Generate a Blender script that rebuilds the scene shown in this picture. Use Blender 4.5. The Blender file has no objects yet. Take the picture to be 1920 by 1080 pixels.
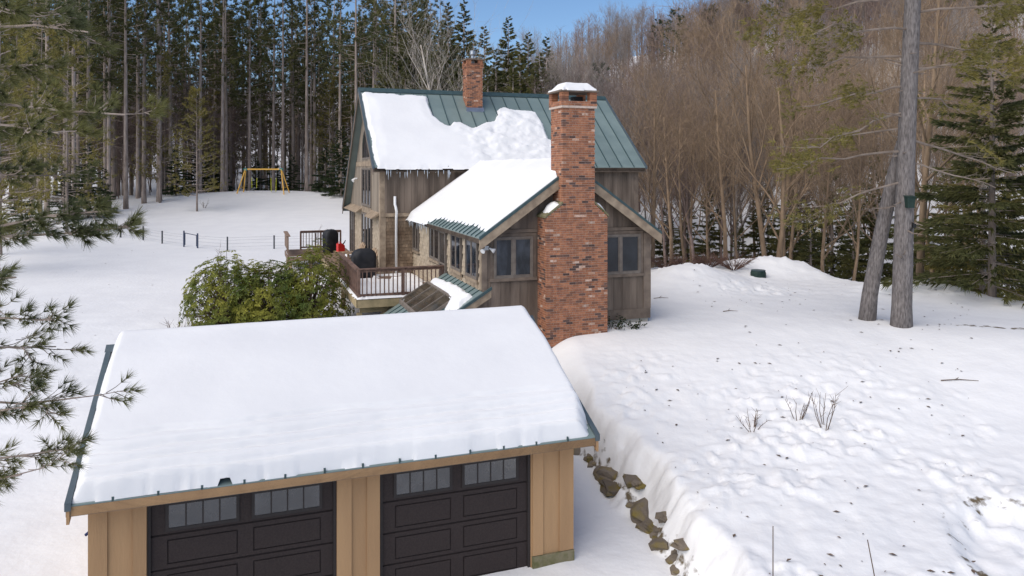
import bpy, math, random
import numpy as np
from mathutils import Vector, Matrix

# ------------------------------------------------------------------ camera, world, sun, exposure
S = bpy.context.scene
COL = S.collection
cam_d = bpy.data.cameras.new('camera')
cam_d.sensor_width = 36.0
cam_d.lens = 36.0 * 1400 / 1920
cam_d.shift_y = -222 / 1920
cam_d.clip_start = 0.1
cam_d.clip_end = 2000
cam = bpy.data.objects.new('camera', cam_d)
cam.location = (0, 0, 7.15)
cam.rotation_euler = (math.radians(90), 0, 0)
COL.objects.link(cam)
S.camera = cam

SUN_EL, SUN_AZ = math.radians(47), math.radians(225)     # azimuth clockwise from +Y: behind and left of the camera
world = bpy.data.worlds.new('World')
S.world = world
world.use_nodes = True
wn = world.node_tree
sky = wn.nodes.new('ShaderNodeTexSky')
sky.sky_type = 'NISHITA'
sky.sun_disc = False
sky.sun_elevation = SUN_EL
sky.sun_rotation = SUN_AZ
sky.altitude = 300
sky.air_density = 1.0
sky.dust_density = 0.3
sky.ozone_density = 6.0
wn.nodes['Background'].inputs['Strength'].default_value = 0.10
wn.links.new(sky.outputs[0], wn.nodes['Background'].inputs['Color'])
sl = bpy.data.lights.new('sun', 'SUN')
sl.energy = 2.7
sl.angle = math.radians(75)
sl.color = (1.0, 0.90, 0.77)
sun = bpy.data.objects.new('sun', sl)
sd = Vector((math.sin(SUN_AZ) * math.cos(SUN_EL), math.cos(SUN_AZ) * math.cos(SUN_EL), math.sin(SUN_EL)))
sun.rotation_euler = (-sd).to_track_quat('-Z', 'Y').to_euler()
sun.location = (-20, -20, 40)
COL.objects.link(sun)
S.view_settings.view_transform = 'Standard'
S.view_settings.look = 'None'
S.view_settings.gamma = 1.0
S.view_settings.exposure = 0.42
S.render.engine = 'CYCLES'
S.cycles.use_denoising = True
S.cycles.max_bounces = 6
S.cycles.diffuse_bounces = 3
S.cycles.glossy_bounces = 3
S.cycles.transparent_max_bounces = 8

# ------------------------------------------------------------------ materials
def material(name, c1, c2=None, scale=6.0, rough=0.8, bump=0.0, bscale=None, stretch=(1, 1, 1), rnd=0.0,
             spec=0.3, metal=0.0, detail=4.0, coord='Object', c3=None, contrast=(0.35, 0.65)):
    m = bpy.data.materials.new(name)
    m.use_nodes = True
    nt = m.node_tree
    N, L = nt.nodes, nt.links
    p = N['Principled BSDF']
    p.inputs['Roughness'].default_value = rough
    p.inputs['Specular IOR Level'].default_value = spec
    p.inputs['Metallic'].default_value = metal
    if c2 is None:
        c2 = c1
    tc = N.new('ShaderNodeTexCoord')
    mp = N.new('ShaderNodeMapping')
    mp.inputs['Scale'].default_value = stretch
    if coord == 'World':
        g = N.new('ShaderNodeNewGeometry')
        L.new(g.outputs['Position'], mp.inputs['Vector'])
    else:
        L.new(tc.outputs[coord], mp.inputs['Vector'])
    nz = N.new('ShaderNodeTexNoise')
    nz.inputs['Scale'].default_value = scale
    nz.inputs['Detail'].default_value = detail
    L.new(mp.outputs[0], nz.inputs['Vector'])
    rp = N.new('ShaderNodeValToRGB')
    rp.color_ramp.elements[0].position = contrast[0]
    rp.color_ramp.elements[1].position = contrast[1]
    rp.color_ramp.elements[0].color = (*c1, 1)
    rp.color_ramp.elements[1].color = (*c2, 1)
    L.new(nz.outputs['Fac'], rp.inputs[0])
    out = rp.outputs[0]
    if rnd > 0 or c3 is not None:
        oi = N.new('ShaderNodeObjectInfo')
        ge = N.new('ShaderNodeNewGeometry')
        ad = N.new('ShaderNodeMath'); ad.operation = 'ADD'
        L.new(oi.outputs['Random'], ad.inputs[0]); L.new(ge.outputs['Random Per Island'], ad.inputs[1])
        fr = N.new('ShaderNodeMath'); fr.operation = 'FRACT'
        L.new(ad.outputs[0], fr.inputs[0])
        if c3 is not None:                      # some pieces take a third colour
            st = N.new('ShaderNodeValToRGB')
            st.color_ramp.elements[0].position = 0.76
            st.color_ramp.elements[1].position = 0.95
            st.color_ramp.elements[0].color = (0, 0, 0, 1); st.color_ramp.elements[1].color = (1, 1, 1, 1)
            L.new(fr.outputs[0], st.inputs[0])
            mx = N.new('ShaderNodeMix'); mx.data_type = 'RGBA'
            L.new(st.outputs[0], mx.inputs['Factor']); L.new(out, mx.inputs['A'])
            mx.inputs['B'].default_value = (*c3, 1)
            out = mx.outputs['Result']
        if rnd > 0:
            mr = N.new('ShaderNodeMapRange')
            mr.inputs['To Min'].default_value = 1 - rnd
            mr.inputs['To Max'].default_value = 1 + rnd
            f2 = N.new('ShaderNodeMath'); f2.operation = 'MULTIPLY'; f2.inputs[1].default_value = 7.31
            f3 = N.new('ShaderNodeMath'); f3.operation = 'FRACT'
            L.new(fr.outputs[0], f2.inputs[0]); L.new(f2.outputs[0], f3.inputs[0]); L.new(f3.outputs[0], mr.inputs['Value'])
            hs = N.new('ShaderNodeHueSaturation')
            L.new(mr.outputs[0], hs.inputs['Value']); L.new(out, hs.inputs['Color'])
            out = hs.outputs[0]
    L.new(out, p.inputs['Base Color'])
    if bump > 0:
        n2 = N.new('ShaderNodeTexNoise')
        n2.inputs['Scale'].default_value = bscale or scale * 3
        n2.inputs['Detail'].default_value = 6
        L.new(mp.outputs[0], n2.inputs['Vector'])
        b = N.new('ShaderNodeBump')
        b.inputs['Strength'].default_value = bump
        b.inputs['Distance'].default_value = 0.05
        L.new(n2.outputs['Fac'], b.inputs['Height'])
        L.new(b.outputs[0], p.inputs['Normal'])
    return m

def snow_material(name, with_dirt=False):
    m = material(name, (0.765, 0.765, 0.77), (0.81, 0.81, 0.81), scale=0.7, rough=0.65, bump=0.28 if with_dirt else 0.14, bscale=7 if with_dirt else 5, spec=0.25, coord='World')
    nt = m.node_tree; N, L = nt.nodes, nt.links
    p = N['Principled BSDF']
    if with_dirt:
        src = p.inputs['Base Color'].links[0].from_socket
        at = N.new('ShaderNodeAttribute'); at.attribute_name = 'dirt'
        g = N.new('ShaderNodeNewGeometry')
        nz = N.new('ShaderNodeTexNoise'); nz.inputs['Scale'].default_value = 5; nz.inputs['Detail'].default_value = 8
        L.new(g.outputs['Position'], nz.inputs['Vector'])
        ad = N.new('ShaderNodeMath'); ad.operation = 'ADD'
        L.new(at.outputs['Fac'], ad.inputs[0]); L.new(nz.outputs['Fac'], ad.inputs[1])
        rp = N.new('ShaderNodeValToRGB')
        rp.color_ramp.elements[0].position = 0.86; rp.color_ramp.elements[1].position = 1.15
        rp.color_ramp.elements[0].color = (0, 0, 0, 1); rp.color_ramp.elements[1].color = (1, 1, 1, 1)
        L.new(ad.outputs[0], rp.inputs[0])
        mx = N.new('ShaderNodeMix'); mx.data_type = 'RGBA'
        L.new(rp.outputs[0], mx.inputs['Factor']); L.new(src, mx.inputs['A'])
        mx.inputs['B'].default_value = (0.13, 0.10, 0.06, 1)
        L.new(mx.outputs['Result'], p.inputs['Base Color'])
    return m

def translucent(m, f=0.45):
    nt = m.node_tree; N, L = nt.nodes, nt.links
    p = N['Principled BSDF']; out = N['Material Output']
    t = N.new('ShaderNodeBsdfTranslucent')
    L.new(p.inputs['Base Color'].links[0].from_socket, t.inputs['Color'])
    mx = N.new('ShaderNodeMixShader'); mx.inputs[0].default_value = f
    L.new(p.outputs[0], mx.inputs[1]); L.new(t.outputs[0], mx.inputs[2])
    L.new(mx.outputs[0], out.inputs['Surface'])
def glass_material(name, c=(0.012, 0.014, 0.017), rough=0.03):
    m = material(name, c, tuple(x * 2.2 for x in c), scale=1.5, rough=rough, spec=0.45)
    return m

MAT = {}
MAT['snow'] = snow_material('snow')
MAT['ground_snow'] = snow_material('ground_snow', True)
MAT['brick'] = material('brick', (0.41, 0.18, 0.095), (0.27, 0.115, 0.068), scale=9, rough=0.85, bump=0.3, bscale=60, rnd=0.2, c3=(0.10, 0.062, 0.052), coord='World')
MAT['pale_brick'] = material('pale_brick', (0.55, 0.42, 0.34), (0.40, 0.20, 0.12), scale=12, rough=0.85, rnd=0.2, coord='World')
MAT['mortar'] = material('mortar', (0.62, 0.50, 0.42), (0.50, 0.39, 0.32), scale=14, rough=0.95, bump=0.3, coord='World')
MAT['roof'] = material('roof_metal', (0.15, 0.20, 0.195), (0.19, 0.245, 0.235), scale=1.3, rough=0.38, spec=0.5, rnd=0.06)
MAT['seam'] = material('roof_seam', (0.035, 0.07, 0.075), rough=0.4, spec=0.5)
MAT['trim_metal'] = material('trim_metal', (0.03, 0.06, 0.065), (0.045, 0.08, 0.085), rough=0.45, spec=0.5)
MAT['slate_metal'] = material('slate_metal', (0.06, 0.085, 0.10), (0.08, 0.105, 0.12), rough=0.45, spec=0.5)
MAT['plank'] = material('weathered_plank', (0.215, 0.168, 0.132), (0.10, 0.077, 0.061), scale=3.2, rough=0.9, bump=0.25, stretch=(1, 1, 0.12), rnd=0.2, coord='World', bscale=22)
MAT['plank_light'] = material('weathered_plank_light', (0.30, 0.25, 0.195), (0.19, 0.155, 0.12), scale=3, rough=0.9, bump=0.2, stretch=(1, 1, 0.12), rnd=0.12, coord='World', bscale=22)
MAT['trim'] = material('weathered_trim', (0.36, 0.28, 0.20), (0.23, 0.175, 0.125), scale=4, rough=0.85, bump=0.15, rnd=0.1, coord='World')
MAT['trim_dark'] = material('weathered_trim_dark', (0.20, 0.155, 0.12), (0.13, 0.10, 0.08), scale=4, rough=0.85, bump=0.15, rnd=0.1, coord='World')
MAT['cream'] = material('cream_shingle', (0.46, 0.38, 0.28), (0.36, 0.29, 0.21), scale=5, rough=0.9, bump=0.15, rnd=0.13, coord='World', bscale=30)
MAT['brown_shingle'] = material('brown_shingle', (0.26, 0.19, 0.13), (0.13, 0.085, 0.055), scale=1.6, rough=0.9, bump=0.15, rnd=0.2, coord='World', bscale=30)
MAT['wall_core'] = material('wall_core', (0.10, 0.08, 0.06), rough=0.95)
MAT['frame'] = material('window_frame', (0.20, 0.17, 0.145), (0.15, 0.125, 0.105), scale=6, rough=0.7)
MAT['glass'] = glass_material('window_glass')
MAT['garage_glass'] = material('garage_window_glass', (0.02, 0.022, 0.025), (0.05, 0.052, 0.055), scale=2.5, rough=0.04, spec=0.7, bump=0.25, bscale=4)
MAT['garage_glass'].node_tree.nodes['Principled BSDF'].inputs['IOR'].default_value = 1.7
MAT['curtain_glass'] = material('frosted_window_glass', (0.012, 0.015, 0.02), (0.075, 0.09, 0.115), scale=1.8, rough=0.05, spec=0.4, stretch=(1.6, 1.6, 0.7), contrast=(0.45, 0.75))
MAT['tan'] = material('tan_siding', (0.42, 0.26, 0.135), (0.36, 0.22, 0.115), scale=3, rough=0.8, bump=0.12, stretch=(1, 1, 0.15), rnd=0.05, bscale=30)
MAT['door'] = material('garage_door_paint', (0.034, 0.026, 0.025), (0.044, 0.034, 0.032), scale=40, rough=0.65, bump=0.06, bscale=160, spec=0.15)
MAT['door_edge'] = material('garage_door_edge', (0.03, 0.025, 0.024), rough=0.6)
MAT['concrete'] = material('mossy_concrete', (0.23, 0.20, 0.13), (0.12, 0.12, 0.05), scale=5, rough=0.95, bump=0.4)
MAT['foundation'] = material('foundation', (0.32, 0.30, 0.27), (0.25, 0.24, 0.21), scale=5, rough=0.95)
MAT['deck'] = material('deck_wood', (0.27, 0.19, 0.14), (0.17, 0.115, 0.085), scale=4, rough=0.85, bump=0.15, rnd=0.15, coord='World')
MAT['rail'] = material('railing_wood', (0.20, 0.125, 0.095), (0.12, 0.075, 0.06), scale=5, rough=0.8, rnd=0.12, coord='World')
MAT['deck_beam'] = material('deck_beam', (0.40, 0.31, 0.18), (0.26, 0.21, 0.12), scale=4, rough=0.85, rnd=0.1, coord='World')
MAT['cover'] = material('black_cover', (0.012, 0.013, 0.016), (0.025, 0.026, 0.03), scale=4, rough=0.6, bump=0.5, bscale=5)
MAT['red'] = material('red_plastic', (0.55, 0.02, 0.015), rough=0.4, spec=0.5)
MAT['black'] = material('black_plastic', (0.015, 0.015, 0.016), rough=0.5)
MAT['white'] = material('white_pvc', (0.78, 0.78, 0.78), rough=0.45)
MAT['steel'] = material('galvanised_steel', (0.45, 0.46, 0.48), (0.36, 0.37, 0.39), rough=0.35, metal=0.9)
MAT['chair'] = material('cedar_chair', (0.42, 0.30, 0.20), (0.30, 0.21, 0.14), scale=5, rough=0.85, rnd=0.1)
MAT['yellow'] = material('swing_timber', (0.85, 0.50, 0.11), (0.75, 0.42, 0.08), scale=4, rough=0.7)
MAT['teal'] = material('swing_bracket', (0.05, 0.25, 0.24), rough=0.5)
MAT['lime'] = material('swing_chain_sleeve', (0.60, 0.60, 0.04), rough=0.6)
MAT['post'] = material('fence_post', (0.045, 0.05, 0.06), (0.07, 0.075, 0.085), rough=0.7)
MAT['wire'] = material('fence_wire', (0.35, 0.36, 0.38), rough=0.5, metal=0.5)
MAT['gate'] = material('gate_pipe', (0.07, 0.085, 0.13), rough=0.5, metal=0.3)
MAT['green_box'] = material('dark_green_box', (0.012, 0.03, 0.024), (0.02, 0.042, 0.034), rough=0.6)
MAT['blue'] = material('blue_plastic', (0.01, 0.02, 0.09), rough=0.4)
MAT['skylight'] = material('skylight_glass', (0.05, 0.042, 0.03), (0.13, 0.11, 0.085), scale=1.3, rough=0.08, spec=0.8, contrast=(.4, .7))
MAT['ice'] = material('ice', (0.62, 0.70, 0.78), rough=0.15, spec=0.6)
MAT['rock'] = material('mossy_stone', (0.17, 0.14, 0.11), (0.19, 0.145, 0.04), scale=2.2, rough=0.95, bump=0.8, bscale=9, rnd=0.25, contrast=(0.45, 0.6))
MAT['twig'] = material('twig', (0.10, 0.07, 0.05), (0.16, 0.11, 0.08), rough=0.9)
MAT['bark_pine'] = material('pine_bark', (0.40, 0.33, 0.285), (0.24, 0.19, 0.16), scale=5, rough=0.95, bump=0.6, stretch=(1, 1, 0.25), rnd=0.25, bscale=12)
MAT['bark_grey'] = material('grey_bark', (0.25, 0.225, 0.215), (0.10, 0.088, 0.084), scale=24, rough=0.95, bump=1.0, stretch=(1, 1, 0.22), bscale=30, contrast=(.3, .7))
MAT['bark_tan'] = material('tan_bark', (0.33, 0.235, 0.155), (0.20, 0.14, 0.09), scale=4, rough=0.95, bump=0.5, stretch=(1, 1, 0.3), rnd=0.2)
MAT['bark_brown'] = material('brown_bark', (0.25, 0.185, 0.16), (0.15, 0.11, 0.095), scale=2, rough=0.95, rnd=0.3)
MAT['bark_mid'] = material('grey_brown_bark', (0.31, 0.27, 0.245), (0.18, 0.155, 0.14), scale=2, rough=0.95, rnd=0.3)
MAT['bark_birch'] = material('pale_bark', (0.46, 0.42, 0.37), (0.28, 0.24, 0.2), scale=3, rough=0.9, rnd=0.2)
MAT['dead_branch'] = material('dead_branch', (0.27, 0.22, 0.185), (0.17, 0.135, 0.11), scale=4, rough=0.95)
MAT['needle_red'] = material('red_pine_needles', (0.17, 0.165, 0.06), (0.08, 0.092, 0.038), scale=0.5, rough=0.7, rnd=0.35, coord='World')
MAT['needle_olive'] = material('white_pine_needles', (0.32, 0.27, 0.08), (0.18, 0.165, 0.055), scale=0.6, rough=0.7, rnd=0.35, coord='World')
MAT['needle_near'] = material('near_pine_needles', (0.21, 0.205, 0.07), (0.085, 0.10, 0.045), scale=1.2, rough=0.55, rnd=0.35, coord='World')
MAT['needle_dark'] = material('spruce_needles', (0.075, 0.10, 0.045), (0.042, 0.062, 0.03), scale=0.8, rough=0.7, rnd=0.35, coord='World')
MAT['needle_mid'] = material('mid_green_needles', (0.21, 0.195, 0.07), (0.10, 0.11, 0.042), scale=0.5, rough=0.7, rnd=0.35, coord='World')
MAT['leaf'] = material('rhododendron_leaf', (0.30, 0.29, 0.05), (0.10, 0.14, 0.032), scale=1.3, rough=0.55, spec=0.25, rnd=0.4, coord='World')
MAT['leaf_dark'] = material('evergreen_leaf', (0.02, 0.035, 0.016), (0.03, 0.05, 0.02), rough=0.5, rnd=0.3)
MAT['brush'] = material('dry_brush', (0.15, 0.085, 0.065), (0.09, 0.055, 0.045), rough=0.95, rnd=0.3)

for k_ in ('needle_mid', 'needle_red', 'needle_olive', 'needle_near', 'needle_dark', 'leaf', 'leaf_dark'):
    translucent(MAT[k_])

# ------------------------------------------------------------------ mesh helpers
class MB:
    def __init__(self):
        self.v = []; self.f = []
    def box(self, x0, x1, y0, y1, z0, z1):
        n = len(self.v)
        self.v += [(x0, y0, z0), (x1, y0, z0), (x1, y1, z0), (x0, y1, z0), (x0, y0, z1), (x1, y0, z1), (x1, y1, z1), (x0, y1, z1)]
        self.f += [tuple(n + i for i in q) for q in ((0, 3, 2, 1), (4, 5, 6, 7), (0, 1, 5, 4), (1, 2, 6, 5), (2, 3, 7, 6), (3, 0, 4, 7))]
        return self
    def prism(self, poly, axis, d0, d1):
        """poly of 2-D points extruded along axis ('x': pts are (y,z), 'y': pts are (x,z), 'z': pts are (x,y))"""
        n = len(self.v); k = len(poly)
        for d in (d0, d1):
            for p in poly:
                self.v.append((d, p[0], p[1]) if axis == 'x' else (p[0], d, p[1]) if axis == 'y' else (p[0], p[1], d))
        self.f.append(tuple(n + i for i in range(k)))
        self.f.append(tuple(n + k + i for i in reversed(range(k))))
        for i in range(k):
            j = (i + 1) % k
            self.f.append((n + j, n + i, n + k + i, n + k + j))
        return self
    def hexa(self, p):
        """8 corners: bottom 4 then top 4"""
        n = len(self.v); self.v += [tuple(q) for q in p]
        self.f += [tuple(n + i for i in q) for q in ((0, 3, 2, 1), (4, 5, 6, 7), (0, 1, 5, 4), (1, 2, 6, 5), (2, 3, 7, 6), (3, 0, 4, 7))]
        return self
    def tube(self, pts, radii, sides=6, cap=True):
        pts = [Vector(p) for p in pts]
        n0 = len(self.v); k = len(pts)
        if not hasattr(radii, '__len__'):
            radii = [radii] * k
        prev = None
        for i, p in enumerate(pts):
            d = (pts[min(i + 1, k - 1)] - pts[max(i - 1, 0)])
            if d.length < 1e-9:
                d = Vector((0, 0, 1))
            d.normalize()
            if prev is None:
                u = d.orthogonal().normalized()
            else:
                u = prev - d * prev.dot(d)
                u = u.normalized() if u.length > 1e-6 else d.orthogonal().normalized()
            prev = u
            w = d.cross(u)
            for s in range(sides):
                a = 2 * math.pi * s / sides
                q = p + (u * math.cos(a) + w * math.sin(a)) * radii[i]
                self.v.append((q.x, q.y, q.z))
        for i in range(k - 1):
            for s in range(sides):
                t = (s + 1) % sides
                self.f.append((n0 + i * sides + s, n0 + i * sides + t, n0 + (i + 1) * sides + t, n0 + (i + 1) * sides + s))
        if cap:
            self.f.append(tuple(n0 + s for s in reversed(range(sides))))
            self.f.append(tuple(n0 + (k - 1) * sides + s for s in range(sides)))
        return self
    def tri(self, a, b, c):
        n = len(self.v); self.v += [tuple(a), tuple(b), tuple(c)]; self.f.append((n, n + 1, n + 2))
    def quad(self, a, b, c, d):
        n = len(self.v); self.v += [tuple(a), tuple(b), tuple(c), tuple(d)]; self.f.append((n, n + 1, n + 2, n + 3))
    def mesh(self, name, mat, smooth=False):
        me = bpy.data.meshes.new(name)
        me.from_pydata(self.v, [], self.f)
        me.materials.append(MAT[mat] if isinstance(mat, str) else mat)
        if smooth:
            me.polygons.foreach_set('use_smooth', [True] * len(me.polygons))
        me.update()
        return me
    def build(self, name, mat, parent=None, smooth=False, kind=None):
        return link(name, self.mesh(name, mat, smooth), parent, kind)

def link(name, me, parent=None, kind=None, loc=None):
    o = bpy.data.objects.new(name, me)
    COL.objects.link(o)
    if parent is not None:
        o.parent = parent
    if loc is not None:
        o.location = loc
    if kind:
        o['kind'] = kind
    return o

def tag(o, label, cat, group=None, kind=None):
    o['label'] = label; o['category'] = cat
    if group: o['group'] = group
    if kind: o['kind'] = kind
    return o

def thing(name, label, cat, loc=(0, 0, 0), rz=0.0, group=None):
    o = bpy.data.objects.new(name, None)
    COL.objects.link(o)
    o.empty_display_size = 0.3
    o.location = loc; o.rotation_euler = (0, 0, rz)
    return tag(o, label, cat, group)

def copy_thing(root, loc, rz=0.0, scale=1.0, label=None, group=None):
    c = root.copy(); COL.objects.link(c)
    c.location = loc; c.rotation_euler = (0, 0, rz)
    c.scale = (scale, scale, scale) if not hasattr(scale, '__len__') else scale
    if label: c['label'] = label
    if group: c['group'] = group
    for ch in KIDS.get(root.name, ()):
        k = ch.copy(); COL.objects.link(k); k.parent = c
    return c
KIDS = {}

# numpy value noise
def _h(ix, iy, s):
    n = (ix * 374761393 + iy * 668265263 + s * 982451653) & 0x7fffffff
    n = ((n ^ (n >> 13)) * 1274126177) & 0x7fffffff
    return ((n ^ (n >> 16)) & 0xffff) / 65535.0
def vnoise(x, y, s=0):
    x = np.asarray(x, float); y = np.asarray(y, float)
    ix = np.floor(x).astype(np.int64); iy = np.floor(y).astype(np.int64)
    fx = x - ix; fy = y - iy
    fx = fx * fx * (3 - 2 * fx); fy = fy * fy * (3 - 2 * fy)
    a = _h(ix, iy, s); b = _h(ix + 1, iy, s); c = _h(ix, iy + 1, s); d = _h(ix + 1, iy + 1, s)
    return (a * (1 - fx) + b * fx) * (1 - fy) + (c * (1 - fx) + d * fx) * fy - 0.5
def fbm(x, y, s=0, o=4):
    r = 0; amp = 1.0
    for i in range(o):
        r = r + amp * vnoise(np.asarray(x) * 2 ** i, np.asarray(y) * 2 ** i, s + i * 17); amp *= 0.5
    return r
def smooth(x, a, b):
    t = np.clip((np.asarray(x, float) - a) / (b - a), 0, 1)
    return t * t * (3 - 2 * t)

# ------------------------------------------------------------------ terrain
_yy = np.arange(-150, 520, 0.5)
def _table(pts, k):
    z = np.interp(_yy, [p[0] for p in pts], [p[1] for p in pts])
    ker = np.ones(k) / k
    return np.convolve(np.pad(z, k // 2, mode='edge'), ker, mode='same')[k // 2:k // 2 + len(z)]
_left = _table([(-150, -1), (0, -0.1), (12, 0.0), (16, 0.25), (20, 1.0), (27, 1.65), (36, 2.0), (47, 2.4), (60, 3.25), (70, 3.7), (77, 4.15), (84, 4.2), (95, 3.4), (112, 4.5), (140, 10), (200, 24), (500, 60)], 5)
_right = _table([(-150, 0.5), (0, 0.9), (5, 0.6), (11, 0.78), (16, 1.25), (20, 2.12), (23, 2.42), (30, 2.35), (36.5, 2.4), (41, 0.8), (50, -1.0), (60, -2), (90, -2), (120, 2), (140, 8), (165, 18), (200, 29), (260, 42), (500, 70)], 5)
def bank_x(y):
    return np.interp(y, [-10, 5, 9, 11.3, 13.5, 16.6, 18.2, 22, 28, 45, 80], [5, 4, 3.6, 3.45, 3.15, 2.3, 1.67, 0.6, 2, 0, -5])
def H(x, y):
    x = np.asarray(x, float); y = np.asarray(y, float)
    zl = np.interp(y, _yy, _left)
    ye = y + np.maximum(0, x - 11) * 1.15 * smooth(y, 14, 26)
    zr = np.interp(ye, _yy, _right)
    c = bank_x(y)
    hw = np.interp(y, [0, 18.5, 22, 28, 45, 80, 150], [0.42, 0.42, 1.3, 4, 8, 15, 30])
    c = c + smooth(y, 5, 9) * (1 - smooth(y, 17, 20)) * 0.5 * fbm(x * .9, y * 1.3, 91, 4)
    w = smooth(x, c - hw, c + hw)
    z = zl * (1 - w) + zr * w
    # ploughed bank beyond the house and lumps
    g = lambda cx, cy, sx, sy, a: a * np.exp(-((x - cx) / sx) ** 2 - ((y - cy) / sy) ** 2)
    z = z + g(-26.5, 78, 11, 11, 0.75)
    z = z + g(12.2, 34.5, 3.2, 1.4, 0.75) + g(7.6, 31.5, 2.0, 2.2, 0.75) + g(16.2, 29.5, 2.5, 1.2, 0.35)
    rough = w * (smooth(x, 1, 3) * (1 - smooth(x, 9, 13)) * smooth(y, 5, 9) * (1 - smooth(y, 17, 22))
                 + smooth(y, 27, 30) * (1 - smooth(y, 37, 40)) * smooth(x, 5, 7) * 1.3)
    z = z + 0.045 * rough * fbm(x * 1.9, y * 1.9, 3, 3) + rough * smooth(fbm(x * .55, y * .55, 13, 2), -.2, .3) * (0.065 * smooth(vnoise(x * 3.6, y * 3.6, 9), .12, .34) + 0.06 * smooth(vnoise(x * 6.3, y * 6.3, 19), .15, .32) - 0.05 * smooth(vnoise(x * 4.4, y * 4.4, 29), .18, .36)) + 0.03 * rough * fbm(x * 5, y * 5, 39, 2) + 0.035 * fbm(x * 0.22, y * 0.22, 5, 2)
    z = z + 0.02 * fbm(x * 2.3, y * 2.3, 11, 3)
    # trampled hollow with dirty rim near the right edge of the yard
    r = np.hypot((x - 8.9) / 1.5, (y - 12.2) / 1.9) + 0.25 * fbm(x * 1.3, y * 1.3, 21, 3)
    z = z - 0.24 * (1 - smooth(r, 0.7, 1.1)) + (1 - smooth(r, 0.7, 1.0)) * 0.10 * fbm(x * 2.6, y * 2.6, 31, 3)
    return z
def Hs(x, y):
    return float(H(np.array([x]), np.array([y]))[0])
def dirt(x, y):
    r = np.hypot((x - 8.9) / 1.5, (y - 12.2) / 1.9) + 0.25 * fbm(x * 1.3, y * 1.3, 21, 3)
    d = 0.52 * np.exp(-((r - 0.95) / 0.20) ** 2) * (0.6 + 0.8 * np.clip(fbm(x * 0.9, y * 0.9, 77, 2) + .2, 0, 1))
    # wet tracks of the lane
    yl = 23.2 - (x - 12.5) * 0.33
    d = np.maximum(d, 0.5 * np.exp(-((y - yl) / 0.28) ** 2) * smooth(x, 12.5, 14))
    # debris at the foot of the bank
    c = bank_x(y)
    d = np.maximum(d, 0.42 * np.exp(-((x - c + 0.25) / 0.22) ** 2) * smooth(y, 11.5, 13) * (1 - smooth(y, 18.2, 19.5)))
    return d

def axis(lo, a, b, hi, fine, grow=1.18):
    mid = list(np.arange(a, b, fine))
    s = fine; p = a; left = []
    while p > lo:
        s *= grow; s = min(s, 14); p -= s; left.append(p)
    s = fine; p = mid[-1]; right = []
    while p < hi:
        s *= grow; s = min(s, 14); p += s; right.append(p)
    return np.array(left[::-1] + mid + right)
def refine(a, lo, hi):
    m_ = [(p + q) / 2 for p, q in zip(a, a[1:]) if lo < (p + q) / 2 < hi]
    return np.array(sorted(list(a) + m_))
gx = refine(axis(-320, -14, 20, 420, 0.14, 1.09), 1.0, 11.0)
gy = refine(axis(-120, 5, 38, 480, 0.14, 1.06), 8.5, 21.0)
GX, GY = np.meshgrid(gx, gy)
GZ = H(GX, GY)
nx, ny = len(gx), len(gy)
verts = np.stack([GX.ravel(), GY.ravel(), GZ.ravel()], 1)
idx = np.arange(nx * ny).reshape(ny, nx)
quads = np.stack([idx[:-1, :-1].ravel(), idx[:-1, 1:].ravel(), idx[1:, 1:].ravel(), idx[1:, :-1].ravel()], 1)
def grid_mesh(name, verts, quads, mat):
    me = bpy.data.meshes.new(name)
    me.vertices.add(len(verts)); me.vertices.foreach_set('co', np.asarray(verts, np.float32).ravel())
    me.loops.add(len(quads) * 4); me.loops.foreach_set('vertex_index', np.asarray(quads, np.int32).ravel())
    me.polygons.add(len(quads)); me.polygons.foreach_set('loop_start', np.arange(0, len(quads) * 4, 4, dtype=np.int32))
    me.polygons.foreach_set('use_smooth', np.ones(len(quads), bool))
    me.materials.append(MAT[mat]); me.update(calc_edges=True); me.validate()
    return me
gm = grid_mesh('ground', verts, quads, 'ground_snow')
at = gm.attributes.new('dirt', 'FLOAT', 'POINT')
at.data.foreach_set('value', dirt(GX.ravel(), GY.ravel()).astype(np.float32))
ground = link('ground', gm, None, 'structure')

ROT = math.radians(19.4)
CR, SR = math.cos(ROT), math.sin(ROT)
HO = (0.761, 22.18)                       # house origin: wing wall, behind the left edge of the big chimney
GO = (-6.18, 10.95)                       # garage origin: its front left corner
def hw_(a, b):                            # house frame -> world
    return (HO[0] + CR * a - SR * b, HO[1] + SR * a + CR * b)
def slab_snow(name, label, surf, us, vs, thick, root_loc, rz, cat='snow', mat='snow'):
    """snow lying on a roof plane: a height field of thickness thick(u,v) over surf(u,v)->(x,y,z)"""
    U, V = np.meshgrid(us, vs)
    T = thick(U, V)
    X, Y, Z = surf(U, V)
    keep = T > 0.004
    P = np.stack([X.ravel(), Y.ravel(), (Z + np.where(keep, T, -0.015)).ravel()], 1)
    n, m = len(us), len(vs)
    ii = np.arange(n * m).reshape(m, n)
    anyk = keep[:-1, :-1] | keep[:-1, 1:] | keep[1:, 1:] | keep[1:, :-1]
    q = np.stack([ii[:-1, :-1], ii[:-1, 1:], ii[1:, 1:], ii[1:, :-1]], -1)[anyk]
    used = np.unique(q); remap = -np.ones(n * m, int); remap[used] = np.arange(len(used))
    P = P[used]; q = remap[q]
    zb = float(P[:, 2].min())
    P[:, 2] -= zb
    o = link(name, grid_mesh(name, P, q, mat))
    o.location = (root_loc[0], root_loc[1], zb); o.rotation_euler = (0, 0, rz)
    return tag(o, label, cat)
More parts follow.
